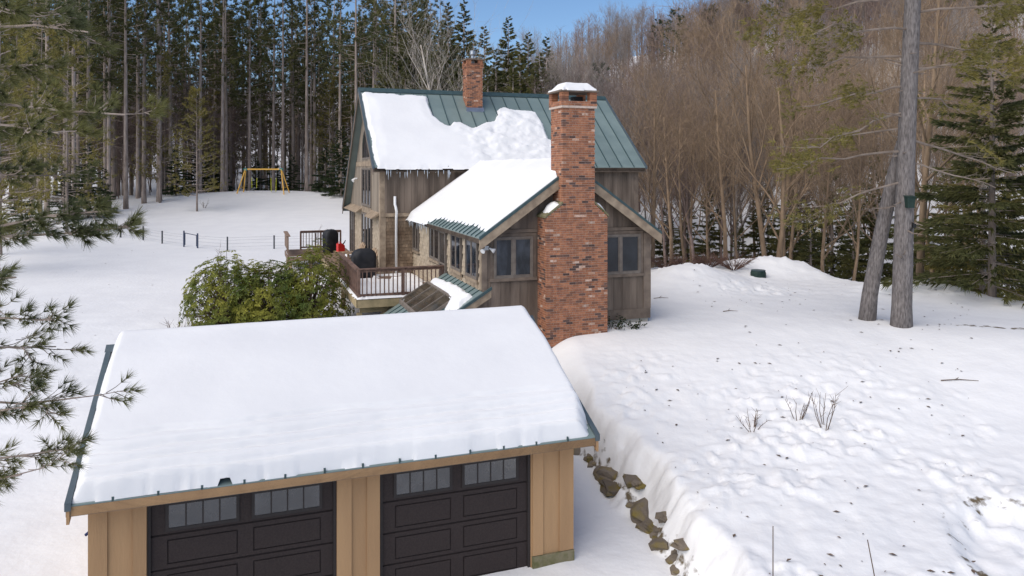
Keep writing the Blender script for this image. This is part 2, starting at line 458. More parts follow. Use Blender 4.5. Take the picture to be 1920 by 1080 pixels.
# ------------------------------------------------------------------ helpers for buildings
rng = random.Random(7)
def part(mb, name, mat, root, smooth=False, kind=None):
    o = mb.build(name, mat, root, smooth, kind)
    o.location.z -= root.location.z
    return o
def pbox(mb, plane, off, u0, u1, d0, d1, z0, z1):
    """plane 'front': faces -y at y=off; 'left': faces -x at x=off; d is distance out of the wall"""
    if plane == 'front':
        mb.box(u0, u1, off - d1, off - d0, z0, z1)
    else:
        mb.box(off - d1, off - d0, u0, u1, z0, z1)
    return mb
def window(root, plane, off, u0, u1, z0, z1, lights=2, glass='glass', depth=0.06, name='window', rails=()):
    m = MB(); w = 0.055
    pbox(m, plane, off, u0, u0 + w, -0.01, depth, z0, z1)
    pbox(m, plane, off, u1 - w, u1, -0.01, depth, z0, z1)
    pbox(m, plane, off, u0 + w, u1 - w, -0.01, depth - 0.003, z1 - w, z1)
    pbox(m, plane, off, u0 + w, u1 - w, -0.01, depth - 0.003, z0, z0 + w)
    lw = (u1 - u0 - 2 * w) / lights
    for i in range(1, lights):
        c = u0 + w + i * lw
        pbox(m, plane, off, c - 0.045, c + 0.045, -0.01, depth - 0.006, z0 + w, z1 - w)
    for r in rails:
        pbox(m, plane, off, u0 + w, u1 - w, -0.01, depth - 0.012, r - 0.03, r + 0.03)
    f = part(m, name, 'frame', root)
    for i in range(lights):
        a = u0 + w + i * lw + (0.045 if i else 0); b = u0 + w + (i + 1) * lw - (0.045 if i < lights - 1 else 0)
        sm = MB(); s = 0.03                     # sash round each light
        for q in ((a, a + s, z0 + w, z1 - w), (b - s, b, z0 + w, z1 - w), (a + s, b - s, z0 + w, z0 + w + s), (a + s, b - s, z1 - w - s, z1 - w)):
            pbox(sm, plane, off, q[0], q[1], 0.0, depth - 0.02, q[2], q[3])
        sm.build('sash', 'frame', f)
        g = MB(); pbox(g, plane, off, a + s, b - s, 0.030, 0.040, z0 + w + s, z1 - w - s)
        g.build('pane', glass, f)
    return f
def shingles(root, plane, off, u0, u1, z0, z1, skip, mat, seed, name='shingle_siding', course=0.132):
    r = random.Random(seed); m = MB(); z = z0; k = 0
    while z < z1 - 0.02:
        u = u0 - r.random() * 0.1
        zt = min(z + course + 0.02, z1)
        while u < u1:
            w = r.uniform(0.09, 0.2); a, b = max(u, u0), min(u + w - 0.006, u1)
            u += w
            if b - a < 0.015 or any(a < s[1] and b > s[0] and z < s[3] - 0.02 and zt > s[2] + 0.02 for s in skip):
                continue
            t = 0.026 + r.uniform(-0.005, 0.005); dz = r.uniform(-0.006, 0.004)
            if plane == 'front':
                m.hexa([(a, off - t, z + dz), (b, off - t, z + dz), (b, off + .01, z + dz), (a, off + .01, z + dz),
                        (a, off - 0.006, zt), (b, off - 0.006, zt), (b, off + .01, zt), (a, off + .01, zt)])
            else:
                m.hexa([(off - t, a, z + dz), (off + .01, a, z + dz), (off + .01, b, z + dz), (off - t, b, z + dz),
                        (off - 0.006, a, zt), (off + .01, a, zt), (off + .01, b, zt), (off - 0.006, b, zt)])
        z += course
    return part(m, name, mat, root, kind='stuff')
def planks(root, plane, off, u0, u1, zlo, zhi, width, mat, seed, peak=None):
    """vertical boards; zlo/zhi are functions of u; each board its own part"""
    r = random.Random(seed); u = u0
    while u < u1 - 0.02:
        w = width * r.uniform(0.85, 1.15)
        a, b = u + 0.004, min(u + w - 0.004, u1)
        if u1 - (u + w) < 0.08:
            b = u1
        us = [a, b] if not (peak and a < peak < b) else [a, peak, b]
        poly = [(x, zlo(x)) for x in us] + [(x, zhi(x)) for x in reversed(us)]
        if all(zhi(x) - zlo(x) > 0.03 for x in us):
            m = MB(); d = 0.022 + r.uniform(-0.004, 0.004)
            if plane == 'front':
                m.prism(poly, 'y', off + 0.01, off - d)
            else:
                m.prism(poly, 'x', off - d, off + 0.01)
            part(m, 'plank', mat, root)
        u = b + 0.004
def slope_roof(root, x0, x1, ye, ze, yr, zr, width, thick=0.16, axis='x', mat='roof', panel_t=0.02):
    """a pitched plane running along x from eave (ye,ze) to ridge (yr,zr), covered with standing-seam panels"""
    n = max(1, round((x1 - x0) / width)); w = (x1 - x0) / n
    def P(u, y, z):
        return (u, y, z) if axis == 'x' else (y, u, z)
    def hexa(u0, u1, za, zb, ins=0.0):
        pts = [P(u0, ye, ze + za), P(u1, ye, ze + za), P(u1, yr, zr + za), P(u0, yr, zr + za),
               P(u0, ye, ze + zb), P(u1, ye, ze + zb), P(u1, yr, zr + zb), P(u0, yr, zr + zb)]
        return MB().hexa(pts)
    part(hexa(x0, x1, -thick, -panel_t - 0.002), 'roof_deck', 'trim_dark', root)
    pm = hexa(0.004, w - 0.004, -panel_t, 0).mesh('roof_panel', mat)
    smh = hexa(-0.016, 0.016, -panel_t + 0.002, 0.042).mesh('seam', 'seam')
    for i in range(n):
        o = link('roof_panel', pm, root)
        o.location = P(x0 + i * w, 0, -root.location.z)
    for i in range(n + 1):
        o = link('seam', smh, root)
        u = min(max(x0 + i * w, x0 + 0.016), x1 - 0.016)
        o.location = P(u, 0, -root.location.z)

# ------------------------------------------------------------------ garage
gar = thing('garage', 'tan two-door garage with brown doors and thick snow on its green metal roof', 'garage', (GO[0], GO[1], 0), ROT)
GW, GD = 7.69, 5.9
D1, D2 = (0.746, 3.535), (4.234, 6.906)
GE, GRZ, GRY = 2.42, 3.88, 2.95                 # eave height, ridge height, ridge y
m = MB()
m.prism([(0.16, 0.0), (GD, 0.0), (GD, 2.35), (GRY, 3.62), (0.16, 2.35)], 'x', 0.12, GW - 0.03)
part(m, 'wall_core', 'wall_core', gar)
def gwall(x0, x1):
    part(MB().box(x0, x1, 0.0, 0.14, 0.02, 2.40), 'wall_panel', 'tan', gar)
gwall(0, D1[0]); gwall(D1[1], D2[0]); gwall(D2[1], GW)
part(MB().box(D1[0], D1[1], 0.0, 0.14, 2.14, 2.40), 'door_header', 'tan', gar)
part(MB().box(D2[0], D2[1], 0.0, 0.14, 2.14, 2.40), 'door_header', 'tan', gar)
for x0, x1, zb in ((-0.03, 0.22, 0), (0.56, D1[0] - 0.004, 0), (D1[1] + 0.004, 3.77, 0), (4.02, D2[0] - 0.004, 0), (D2[1] + 0.03, 7.13, 0.30), (7.45, GW + 0.03, 0.30)):
    part(MB().box(x0, x1, -0.03, -0.002, zb, 2.38), 'trim_board', 'tan', gar)
part(MB().box(D2[1] + 0.02, GW + 0.04, -0.045, 0.12, -0.2, 0.29), 'foundation_block', 'concrete', gar)
for k, (y0, y1) in enumerate(((0.0, 0.25), (5.65, 5.9))):       # right and left side corner boards, board-and-batten sides
    part(MB().box(GW + 0.002, GW + 0.03, y0, y1, 0.30, 2.36), 'trim_board', 'tan', gar)
    part(MB().box(-0.03, -0.002, y0, y1, 0.0, 2.36), 'trim_board', 'tan', gar)
for side in (0, 1):
    x = GW - 0.01 if side else 0.0
    part(MB().prism([(0.05, 0.0), (GD, 0.0), (GD, 2.36), (GRY, 3.66), (0.05, 2.36)], 'x', x - 0.02, x + 0.01), 'side_wall', 'tan', gar)
    for i in range(1, 14):
        yb = i * 0.41; zt = 2.36 + (GRY - abs(yb - GRY)) / GRY * 1.28 - 0.03
        part(MB().box(x + (0.012 if side else -0.045), x + (0.04 if side else -0.022), yb, yb + 0.05, 0.3, zt), 'batten', 'tan', gar)
def garage_door(x0, x1):
    fr = MB()
    fr.box(x0, x0 + 0.05, 0.02, 0.13, 0.02, 2.14); fr.box(x1 - 0.05, x1, 0.02, 0.13, 0.02, 2.14)
    f = part(fr, 'garage_door', 'door_edge', gar)
    a, b = x0 + 0.052, x1 - 0.052; W = b - a
    pan = [(a + W * 0.085, a + W * 0.455), (a + W * 0.545, a + W * 0.925)]
    for s in range(4):
        z0 = 0.03 + s * 0.527; z1 = z0 + 0.517
        mb = MB()
        yb, yf, yr = 0.13, 0.06, 0.078              # back, face, recessed groove
        mb.box(a, b, yr, yb, z0, z1)
        xs = [a] + [v for p in pan for v in p] + [b]
        zi0, zi1 = z0 + 0.075, z1 - 0.085
        # proud stiles and rails around grooves, raised field inside
        mb.box(a, b, yf, yr + 0.001, z0 + 0.004, zi0 - 0.008); mb.box(a, b, yf, yr + 0.001, zi1 + 0.008, z1 - 0.012)
        for q0, q1 in ((xs[0], xs[1] - 0.008), (xs[2] + 0.008, xs[3] - 0.008), (xs[4] + 0.008, xs[5])):
            mb.box(q0, q1, yf, yr + 0.001, zi0 - 0.008, zi1 + 0.008)
        sec = mb.build('door_section', 'door', f)
        for p0, p1 in pan:
            if s < 3:
                MB().box(p0 + 0.012, p1 - 0.012, yf - 0.003, yr + 0.001, zi0 + 0.012, zi1 - 0.012).build('raised_panel', 'door', f)
            else:
                wz0, wz1 = zi0 - 0.03, zi1 + 0.05
                fm = MB(); t = 0.045
                fm.box(p0 - 0.03, p1 + 0.03, 0.040, 0.06 - 0.001, wz0, wz0 + t); fm.box(p0 - 0.03, p1 + 0.03, 0.040, 0.059, wz1 - t, wz1)
                fm.box(p0 - 0.03, p0 + 0.015, 0.040, 0.059, wz0 + t, wz1 - t); fm.box(p1 - 0.015, p1 + 0.03, 0.040, 0.059, wz0 + t, wz1 - t)
                pw = (p1 - p0 - 0.03) / 4
                for k in range(1, 4):
                    c = p0 + 0.015 + k * pw
                    fm.box(c - 0.011, c + 0.011, 0.042, 0.059, wz0 + t, wz1 - t)
                fm.build('window_frame', 'door_edge', f)
                for k in range(4):
                    c = p0 + 0.015 + k * pw
                    MB().box(c + 0.011 * (k > 0), c + pw - 0.011 * (k < 3), 0.05, 0.056, wz0 + t, wz1 - t).build('pane', 'garage_glass', f)
    MB().box(a, b, 0.05, 0.12, -0.02, 0.028).build('door_seal', 'trim', f)
garage_door(*D1); garage_door(*D2)
XL, XR = -0.24, 8.04
sl_ = (GRZ - GE) / (GRY + 0.4)
slope_roof(gar, XL, XR, -0.4, GE, GRY, GRZ, 0.61)
part(MB().hexa([(XL, 2 * GRY + 0.4, GE - .16), (XR, 2 * GRY + 0.4, GE - .16), (XR, GRY, GRZ - .16), (XL, GRY, GRZ - .16), (XL, 2 * GRY + 0.4, GE), (XR, 2 * GRY + 0.4, GE), (XR, GRY, GRZ), (XL, GRY, GRZ)]), 'rear_roof', 'roof', gar)
part(MB().box(XL + 0.06, XR - 0.06, -0.40, -0.365, GE - 0.155, GE - 0.024), 'fascia', 'tan', gar)
part(MB().box(XL + 0.05, XR - 0.05, -0.36, -0.05, GE - 0.17, GE - 0.15), 'soffit', 'tan', gar)
for x in (XL, XR):
    s = -1 if x == XL else 1
    xa, xb = (x - 0.012, x + 0.07) if s < 0 else (x - 0.07, x + 0.012)
    part(MB().hexa([(xa, -0.43, GE - .07), (xb, -0.43, GE - .07), (xb, GRY, GRZ - .05), (xa, GRY, GRZ - .05), (xa, -0.43, GE + .045), (xb, -0.43, GE + .045), (xb, GRY, GRZ + .05), (xa, GRY, GRZ + .05)]), 'rake_trim', 'slate_metal', gar)
    xa, xb = (x + 0.01, x + 0.05) if s < 0 else (x - 0.05, x - 0.01)
    part(MB().hexa([(xa, -0.42, GE - .26), (xb, -0.42, GE - .26), (xb, GRY, GRZ - .24), (xa, GRY, GRZ - .24), (xa, -0.42, GE - .075), (xb, -0.42, GE - .075), (xb, GRY, GRZ - .055), (xa, GRY, GRZ - .055)]), 'rake_board', 'tan', gar)
part(MB().prism([(GRY - 0.18, GRZ - 0.03), (GRY, GRZ + 0.07), (GRY + 0.18, GRZ - 0.03)], 'x', XL - 0.03, XR + 0.03), 'ridge_cap', 'slate_metal', gar)

def gsurf(u, v):                                  # u along the eave, v = horizontal distance from the front eave
    return u, v - 0.4, GE + np.where(v < GRY + 0.4, v * sl_, (2 * (GRY + 0.4) - v) * sl_)
def gthick(u, v):
    e = v + 0.035 * fbm(u * 2.2, v * 0.6, 4, 4)                          # ragged eave line
    j1 = 0.03 * fbm(u * .9, 0 * u, 8, 3); j2 = 0.05 * fbm(u * .7, 0 * u, 5, 3); j3 = 0.07 * fbm(u * .6, 0 * u, 6, 3)
    prof = 0.10 + 0.19 * smooth(e, 0.015, 0.075) + 0.05 * smooth(e, 0.13 + j1, 0.17 + j1) + 0.045 * smooth(e, 0.27 + j2, 0.31 + j2) \
        + 0.045 * smooth(e, 0.44 + j2, 0.49 + j2) + 0.03 * smooth(e, 0.66 + j3, 0.72 + j3)
    for c_, w_, a_ in ((0.15 + j1, 0.03, 0.05), (0.30 + j2, 0.028, 0.055), (0.47 + j2, 0.03, 0.06), (0.70 + j3, 0.035, 0.045)):      # thaw grooves between the layers
        prof = prof - a_ * np.exp(-((e - c_ + 0.03) / w_) ** 2) * (0.65 + 0.7 * fbm(u * 1.3, 0 * u + c_.mean() * 9, 33, 3))
    prof = prof + 0.008 * np.sin(e * 60) * smooth(e, 0.05, 0.12) * (1 - smooth(e, 0.55, 0.8))
    prof = np.where(e > 0.02, prof, 0)
    dl = u - XL - 0.045 - 0.03 * fbm(u * 0, v * 2.4, 14, 4) - 0.02; dr = XR - 0.02 - u - 0.02 * fbm(u * 0, v * 2.4, 15, 4) - 0.16 * (1 - smooth(v, 0, 0.5))
    side = smooth(dl, 0, 0.16) ** 0.6 * smooth(dr, 0, 0.22) ** 0.6
    rid = np.exp(-((v - GRY - 0.4) / 0.7) ** 2) * -0.15
    t = (prof + rid) * side + 0.012 * fbm(u * 0.8, v * 0.8, 2, 3) * side
    return np.where((dl > 0) & (dr > 0) & (v < 2 * GRY + 0.6), t, 0)
slab_snow('snow_slab', 'deep layered snow slab covering the garage roof', gsurf, np.arange(XL, XR + 0.03, 0.045),
          np.concatenate([np.arange(0, 1.0, 0.022), np.arange(1.0, 6.75, 0.07)]), gthick, (GO[0], GO[1]), ROT)

# ------------------------------------------------------------------ house
HZ = 1.3
house = thing('house', 'weathered wood house with green metal roof, snowy wing and brick chimneys', 'house', (HO[0], HO[1], HZ), ROT)
A0, A1, AP = -1.733, 3.754, 1.01                 # wing walls and ridge line
B1 = 9.54                                        # main front wall
M0, M1 = -3.07, 8.616                            # main gable walls
WS = 0.706
def wing_top(a): return 5.2 + (2.94 - abs(a - AP)) * WS
MS = (10.78 - 7.25) / 4.2
BS = (10.78 - 5.15) / 6.0
def main_top(b): return 7.25 + (b - 9.2) * MS if b < 13.4 else 10.78 - (b - 13.4) * BS
part(MB().prism([(A0 + .03, 0.6), (A1 - .03, 0.6), (A1 - .03, wing_top(A1) - .17), (AP, wing_top(AP) - .17), (A0 + .03, wing_top(A0) - .17)], 'y', 0.012, B1 + 0.3), 'wing_wall', 'wall_core', house)
part(MB().prism([(B1 + .012, 0.6), (19.0, 0.6), (19.0, main_top(19.0) - .2), (13.4, main_top(13.4) - .2), (B1 + .012, main_top(B1) - .2)], 'x', M0 + .012, M1 - .012), 'main_wall', 'wall_core', house)
# wing gable front
zt = lambda a: wing_top(a) - 0.17
planks(house, 'front', 0.0, A0, 0.0, lambda a: 1.2, zt, 0.29, 'plank', 1)
planks(house, 'front', 0.0, 0.0, 1.95, lambda a: 5.0, zt, 0.29, 'plank', 2, peak=AP)
planks(house, 'front', 0.0, 1.95, A1, lambda a: 2.8, zt, 0.29, 'plank', 3)
part(MB().box(1.93, A1 + .02, -0.05, 0.01, 2.52, 2.82), 'skirt_board', 'trim_dark', house)
part(MB().box(1.9, A1 - .05, -0.015, 0.2, 0.8, 2.52), 'foundation_wall', 'foundation', house)
def surround(u0, u1, z0, z1, plane='front', off=0.0, mat='trim_dark', w=0.10):
    m = MB()
    pbox(m, plane, off, u0 - w, u1 + w, 0.02, 0.045, z1, z1 + w)
    pbox(m, plane, off, u0 - w - .03, u1 + w + .03, 0.02, 0.085, z0 - 0.09, z0)
    pbox(m, plane, off, u0 - w, u0, 0.02, 0.04, z0, z1); pbox(m, plane, off, u1, u1 + w, 0.02, 0.04, z0, z1)
    part(m, 'window_trim', mat, house)
surround(-1.383, -0.171, 3.98, 5.18)
window(house, 'front', 0.0, -1.383, -0.171, 3.98, 5.18, 2, 'curtain_glass', 0.075)
surround(2.03, 3.413, 3.93, 5.15)
window(house, 'front', 0.0, 2.03, 3.413, 3.93, 5.15, 2, 'glass', 0.075)
part(MB().box(-1.52, -0.02, -0.06, -0.024, 5.30, 5.40), 'ledge_board', 'trim_dark', house)
part(MB().box(1.95, 3.56, -0.06, -0.024, 5.27, 5.37), 'ledge_board', 'trim_dark', house)
part(MB().box(3.53, A1 + 0.03, -0.055, -0.024, 2.82, wing_top(3.7) - .2), 'corner_board', 'trim_dark', house)
part(MB().box(A1 - 0.01, A1 + 0.028, -0.02, 0.25, 2.5, wing_top(3.75) - .2), 'corner_board', 'trim_dark', house)
part(MB().box(A1 - 0.02, A1 + 0.012, 0.25, B1, 1.6, wing_top(3.75) - .2), 'side_wall', 'plank', house)
part(MB().box(A0 - 0.012, A0 + 0.15, -0.05, -0.024, 1.5, wing_top(-1.65) - .2), 'corner_board', 'trim_dark', house)
part(MB().box(A0 - 0.045, A0 - 0.012, -0.05, 0.10, 3.66, wing_top(-1.73) - .17), 'corner_board', 'trim', house)
# floodlight on the wing corner
m = MB(); m.box(-1.66, -1.54, -0.075, -0.05, 4.82, 4.94)
fl = part(m, 'floodlight', 'steel', house)
for s in (-1, 1):
    c = Vector((-1.60 + s * 0.06, -0.12, 4.88)); d = Vector((s * 0.7, -0.6, -0.45)).normalized()
    MB().tube([c, c + d * 0.06, c + d * 0.17], [0.022, 0.03, 0.075], 10).build('lamp_head', 'white', fl)
# wing left wall (faces the deck)
wins = [(0.34, 1.59), (2.15, 3.37), (5.0, 6.5), (8.43, 9.45)]
skip = [(a - .05, b + .05, 3.82, 5.1) for a, b in wins] + [(4.0, 4.97, 2.8, 5.1)]
shingles(house, 'left', A0, 0.08, B1 - 0.01, 2.8, 5.06, skip, 'cream', 11)
for i, (a, b) in enumerate(wins):
    window(house, 'left', A0, a, b, 3.9, 5.06, 2, 'curtain_glass' if i < 2 else 'glass', 0.06, rails=())
    m = MB(); pbox(m, 'left', A0, a - .06, b + .06, 0.0, 0.075, 3.80, 3.895); part(m, 'sill', 'trim', house)
    if i < 2:
        m = MB(); pbox(m, 'left', A0, a - .06, b + .06, 0.0, 0.035, 3.67, 3.79); part(m, 'apron_board', 'trim', house)
window(house, 'left', A0, 4.06, 4.92, 2.92, 5.04, 1, 'glass', 0.07, name='door', rails=(3.9,))
m = MB(); pbox(m, 'left', A0, -0.02, 9.5, 0.0, 0.04, 5.06, 5.14); part(m, 'frieze_board', 'trim_dark', house)
# wing roof
slope_roof(house, -0.4, 9.95, A0 - 0.197, 5.2, AP, wing_top(AP), 0.43, 0.15, axis='y')
slope_roof(house, -0.4, 9.95, A1 + 0.196, 5.2, AP, wing_top(AP), 0.43, 0.15, axis='y')
part(MB().prism([(AP - 0.2, wing_top(AP) - .1), (AP, wing_top(AP) + 0.05), (AP + 0.2, wing_top(AP) - .1)], 'y', -0.42, 9.2), 'ridge_cap', 'trim_metal', house)
for s, ae in ((-1, A0 - 0.197), (1, A1 + 0.196)):
    n = Vector((0, 0, 1))
    def rk(dz0, dz1, y0, y1, name, mat):
        pk = wing_top(AP)
        part(MB().prism([(ae, 5.2 + dz0), (AP, pk + dz0), (AP, pk + dz1), (ae, 5.2 + dz1)] if s < 0 else [(AP, pk + dz0), (ae, 5.2 + dz0), (ae, 5.2 + dz1), (AP, pk + dz1)], 'y', y0, y1), name, mat, house)
    rk(-0.34, -0.045, -0.44, -0.402, 'rake_board', 'trim')
    rk(-0.05, 0.035, -0.455, -0.37, 'rake_trim', 'trim_metal')
    part(MB().box(min(ae, ae - s * .03), max(ae, ae - s * .03), -0.39, 9.5, 5.2 - 0.15, 5.2 - 0.03), 'fascia', 'trim_dark', house)
# main front wall
planks(house, 'front', B1, M0, 8.6, lambda a: 5.36, lambda a: 7.30, 0.24, 'plank', 5)
part(MB().box(M0 - .02, A0 - 0.03, B1 - 0.07, B1 + .01, 5.24, 5.38), 'belt_board', 'trim', house)
shingles(house, 'front', B1, M0 + 0.2, A0 - 0.03, 2.8, 5.24, [], 'brown_shingle', 12)
part(MB().box(M0 - 0.03, M0 + 0.2, B1 - 0.035, B1 + 0.01, 2.6, 5.24), 'corner_board', 'trim', house)
part(MB().box(M0 - 0.03, M0 + 0.16, B1 - 0.035, B1 - .026, 5.38, 7.25), 'corner_board', 'trim', house)
part(MB().box(M0 - 0.034, M0 - 0.005, B1 - 0.03, B1 + 0.2, 2.6, 7.3), 'corner_board', 'trim', house)
part(MB().box(8.42, M1 + 0.03, B1 - 0.04, B1 - .026, 4.5, 7.2), 'corner_board', 'trim_dark', house)
part(MB().box(M1 - 0.012, M1 + 0.02, B1, 19, 1.5, 5.1), 'side_wall', 'plank', house)
# vent pipe standing against the front wall
m = MB().tube([(-2.46, 9.42, 2.9), (-2.46, 9.42, 5.2), (-2.47, 9.30, 5.45), (-2.50, 9.30, 5.62), (-2.52, 9.40, 5.75), (-2.52, 9.40, 6.07)], 0.055, 10)
part(m, 'vent_pipe', 'white', house, True)
# main left gable wall
gz = lambda b: main_top(b) - 0.2
planks(house, 'left', M0, B1 + .2, 19.0, lambda b: 5.36, gz, 0.27, 'plank_light', 6, peak=13.4)
shingles(house, 'left', M0, B1 + .2, 19.0, 2.8, 5.24, [(11.6, 14.7, 2.8, 5.2), (17.2, 19.0, 2.8, 5.24)], 'cream', 13)
part(MB().box(M0 - 0.05, M0 - 0.024, 10.2, 16.6, 7.30, 7.52), 'belt_board', 'trim', house)
for b0, b1 in ((9.75, 11.75), (14.5, 19.1)):     # little sloping hoods above the ground floor
    part(MB().hexa([(M0 - 0.34, b0, 5.14), (M0 - .0, b0, 5.30), (M0 - .0, b1, 5.30), (M0 - 0.34, b1, 5.14), (M0 - 0.34, b0, 5.18), (M0 - .0, b0, 5.42), (M0 - .0, b1, 5.42), (M0 - 0.34, b1, 5.18)]), 'hood', 'trim', house)
part(MB().box(M0 - 0.06, M0 - .024, 11.75, 14.5, 5.20, 5.46), 'belt_board', 'trim', house)
window(house, 'left', M0, 11.75, 14.5, 5.52, 7.22, 3, 'glass', 0.08)
window(house, 'left', M0, 11.75, 14.5, 2.92, 5.18, 3, 'glass', 0.08, name='sliding_door')
window(house, 'left', M0, 17.35, 18.85, 2.92, 5.1, 2, 'glass', 0.08)
# pointed window under the ridge
m = MB()
arch = [(12.2, 7.62), (14.4, 7.62), (14.4, 8.35), (13.95, 8.95), (13.4, 9.2), (12.8, 8.95), (12.2, 8.35)]
m.prism(arch, 'x', M0 - 0.05, M0 - 0.0)
aw = part(m, 'arched_window', 'frame', house)
for c0, c1 in ((12.28, 12.95), (13.03, 13.72), (13.80, 14.33)):
    top = lambda b: np.interp(b, [12.2, 12.8, 13.4, 13.95, 14.4], [8.35, 8.95, 9.2, 8.95, 8.35]) - 0.09
    MB().prism([(c0, 7.70), (c1, 7.70), (c1, top(c1)), ((c0 + c1) / 2, top((c0 + c1) / 2)), (c0, top(c0))], 'x', M0 - 0.056, M0 - 0.045).build('pane', 'glass', aw)
m = MB().tube([(M0 - .03, 16.2, 6.72), (M0 - .14, 16.2, 6.70), (M0 - .26, 16.15, 6.6)], [0.03, 0.05, 0.09], 8)
part(m, 'gable_lamp', 'white', house)
# main roof
slope_roof(house, M0 - 0.35, M1 + 0.264, 9.2, 7.25, 13.4, 10.78, 0.61, 0.18)
part(MB().hexa([(M0 - .35, 19.4, 5.15 - .18), (M1 + .264, 19.4, 5.15 - .18), (M1 + .264, 13.4, 10.6), (M0 - .35, 13.4, 10.6), (M0 - .35, 19.4, 5.15), (M1 + .264, 19.4, 5.15), (M1 + .264, 13.4, 10.78), (M0 - .35, 13.4, 10.78)]), 'rear_roof', 'roof', house)
part(MB().prism([(13.2, 10.66), (13.4, 10.86), (13.6, 10.66)], 'x', M0 - 0.37, M1 + 0.28), 'ridge_cap', 'trim_metal', house)
for x in (M0 - 0.35, M1 + 0.264):
    s = -1 if x < 0 else 1
    for (y0, z0, y1, z1) in ((9.17, 7.23, 13.4, 10.78), (19.43, 5.12, 13.4, 10.78)):
        xa, xb = sorted((x, x + s * 0.03))
        part(MB().hexa([(xa, y0, z0 - .30), (xb, y0, z0 - .30), (xb, y1, z1 - .30), (xa, y1, z1 - .30), (xa, y0, z0 - .04), (xb, y0, z0 - .04), (xb, y1, z1 - .04), (xa, y1, z1 - .04)]), 'rake_board', 'trim_dark', house)
        xa, xb = sorted((x - s * 0.05, x + s * 0.045))
        part(MB().hexa([(xa, y0, z0 - .045), (xb, y0, z0 - .045), (xb, y1, z1 - .045), (xa, y1, z1 - .045), (xa, y0, z0 + .05), (xb, y0, z0 + .05), (xb, y1, z1 + .05), (xa, y1, z1 + .05)]), 'rake_trim', 'slate_metal', house)
part(MB().box(M0 - .3, M1 + .22, 9.2, 9.235, 7.05, 7.22), 'fascia', 'trim_dark', house)
part(MB().box(M0 - .3, M1 + .22, 9.235, B1 + .05, 7.04, 7.07), 'soffit', 'trim_dark', house)

# lean-to with glazed panels below the wing windows
LS = 0.6
lz = lambda a: 3.65 + LS * (a - A0)
m = MB().hexa([(-5.2, -.3, lz(-5.2) - .14), (A0 - .03, -.3, lz(A0) - .16), (A0 - .03, 4.15, lz(A0) - .16), (-5.2, 4.15, lz(-5.2) - .14), (-5.2, -.3, lz(-5.2) - .024), (A0 - .03, -.3, lz(A0) - .042), (A0 - .03, 4.15, lz(A0) - .042), (-5.2, 4.15, lz(-5.2) - .024)])
lean = part(m, 'lean_to_roof', 'trim_dark', house)
pm = MB().hexa([(-5.2, .004, lz(-5.2) - .02), (A0 - .03, .004, lz(A0) - .038), (A0 - .03, .44, lz(A0) - .038), (-5.2, .44, lz(-5.2) - .02), (-5.2, .004, lz(-5.2)), (A0 - .03, .004, lz(A0) - .018), (A0 - .03, .44, lz(A0) - .018), (-5.2, .44, lz(-5.2))]).mesh('roof_panel', 'roof')
sm_ = MB().hexa([(-5.2, -.014, lz(-5.2) - .02), (A0 - .03, -.014, lz(A0) - .038), (A0 - .03, .014, lz(A0) - .038), (-5.2, .014, lz(-5.2) - .02), (-5.2, -.014, lz(-5.2) + .03), (A0 - .03, -.014, lz(A0) + .012), (A0 - .03, .014, lz(A0) + .012), (-5.2, .014, lz(-5.2) + .03)]).mesh('seam', 'seam')
for i in range(10):
    link('roof_panel', pm, lean, None, (0, -.3 + i * .445, 0))
    link('seam', sm_, lean, None, (0, -.3 + i * .445, 0))
MB().prism([(-5.2, lz(-5.2) - .26), (A0 + .17, lz(A0 + .17) - .26), (A0 + .17, lz(A0 + .17) - .04), (-5.2, lz(-5.2) - .04)], 'y', -.36, -.302).build('rake_board', 'trim', lean)
MB().prism([(-5.22, lz(-5.22) - .045), (A0 + .19, lz(A0 + .19) - .045), (A0 + .19, lz(A0 + .19) + .035), (-5.22, lz(-5.22) + .035)], 'y', -.38, -.30).build('rake_trim', 'trim_metal', lean)
MB().prism([(-4.9, 0.6), (A0 - .0, 0.6), (A0 - .0, lz(A0) - .2), (-4.9, lz(-4.9) - .2)], 'y', -.05, 4.0).build('lean_to_wall', 'plank', lean)
def on_lean(a, b, h):
    return (a, b, lz(a) + h)
sk = MB()
b0, b1, a0, a1 = 0.66, 4.1, -3.36, -2.38
def lbar(mb, a0, a1, b0, b1, h0, h1):
    mb.hexa([on_lean(a0, b0, h0), on_lean(a1, b0, h0), on_lean(a1, b1, h0), on_lean(a0, b1, h0), on_lean(a0, b0, h1), on_lean(a1, b0, h1), on_lean(a1, b1, h1), on_lean(a0, b1, h1)])
lbar(sk, a0, a0 + .05, b0, b1, -.01, .13); lbar(sk, a1 - .05, a1, b0, b1, -.01, .13)
for i in range(5):
    c = b0 + (b1 - b0) * i / 4
    lbar(sk, a0 + .05, a1 - .05, c - .025, c + .025, -.01, .125)
skf = sk.build('skylight_frame', 'frame', lean)
for i in range(4):
    c = b0 + (b1 - b0) * i / 4; d = b0 + (b1 - b0) * (i + 1) / 4
    g = MB(); lbar(g, a0 + .05, a1 - .05, c + .025, d - .025, .07, .09); g.build('skylight_pane', 'skylight' if 'skylight' in MAT else 'glass', lean)

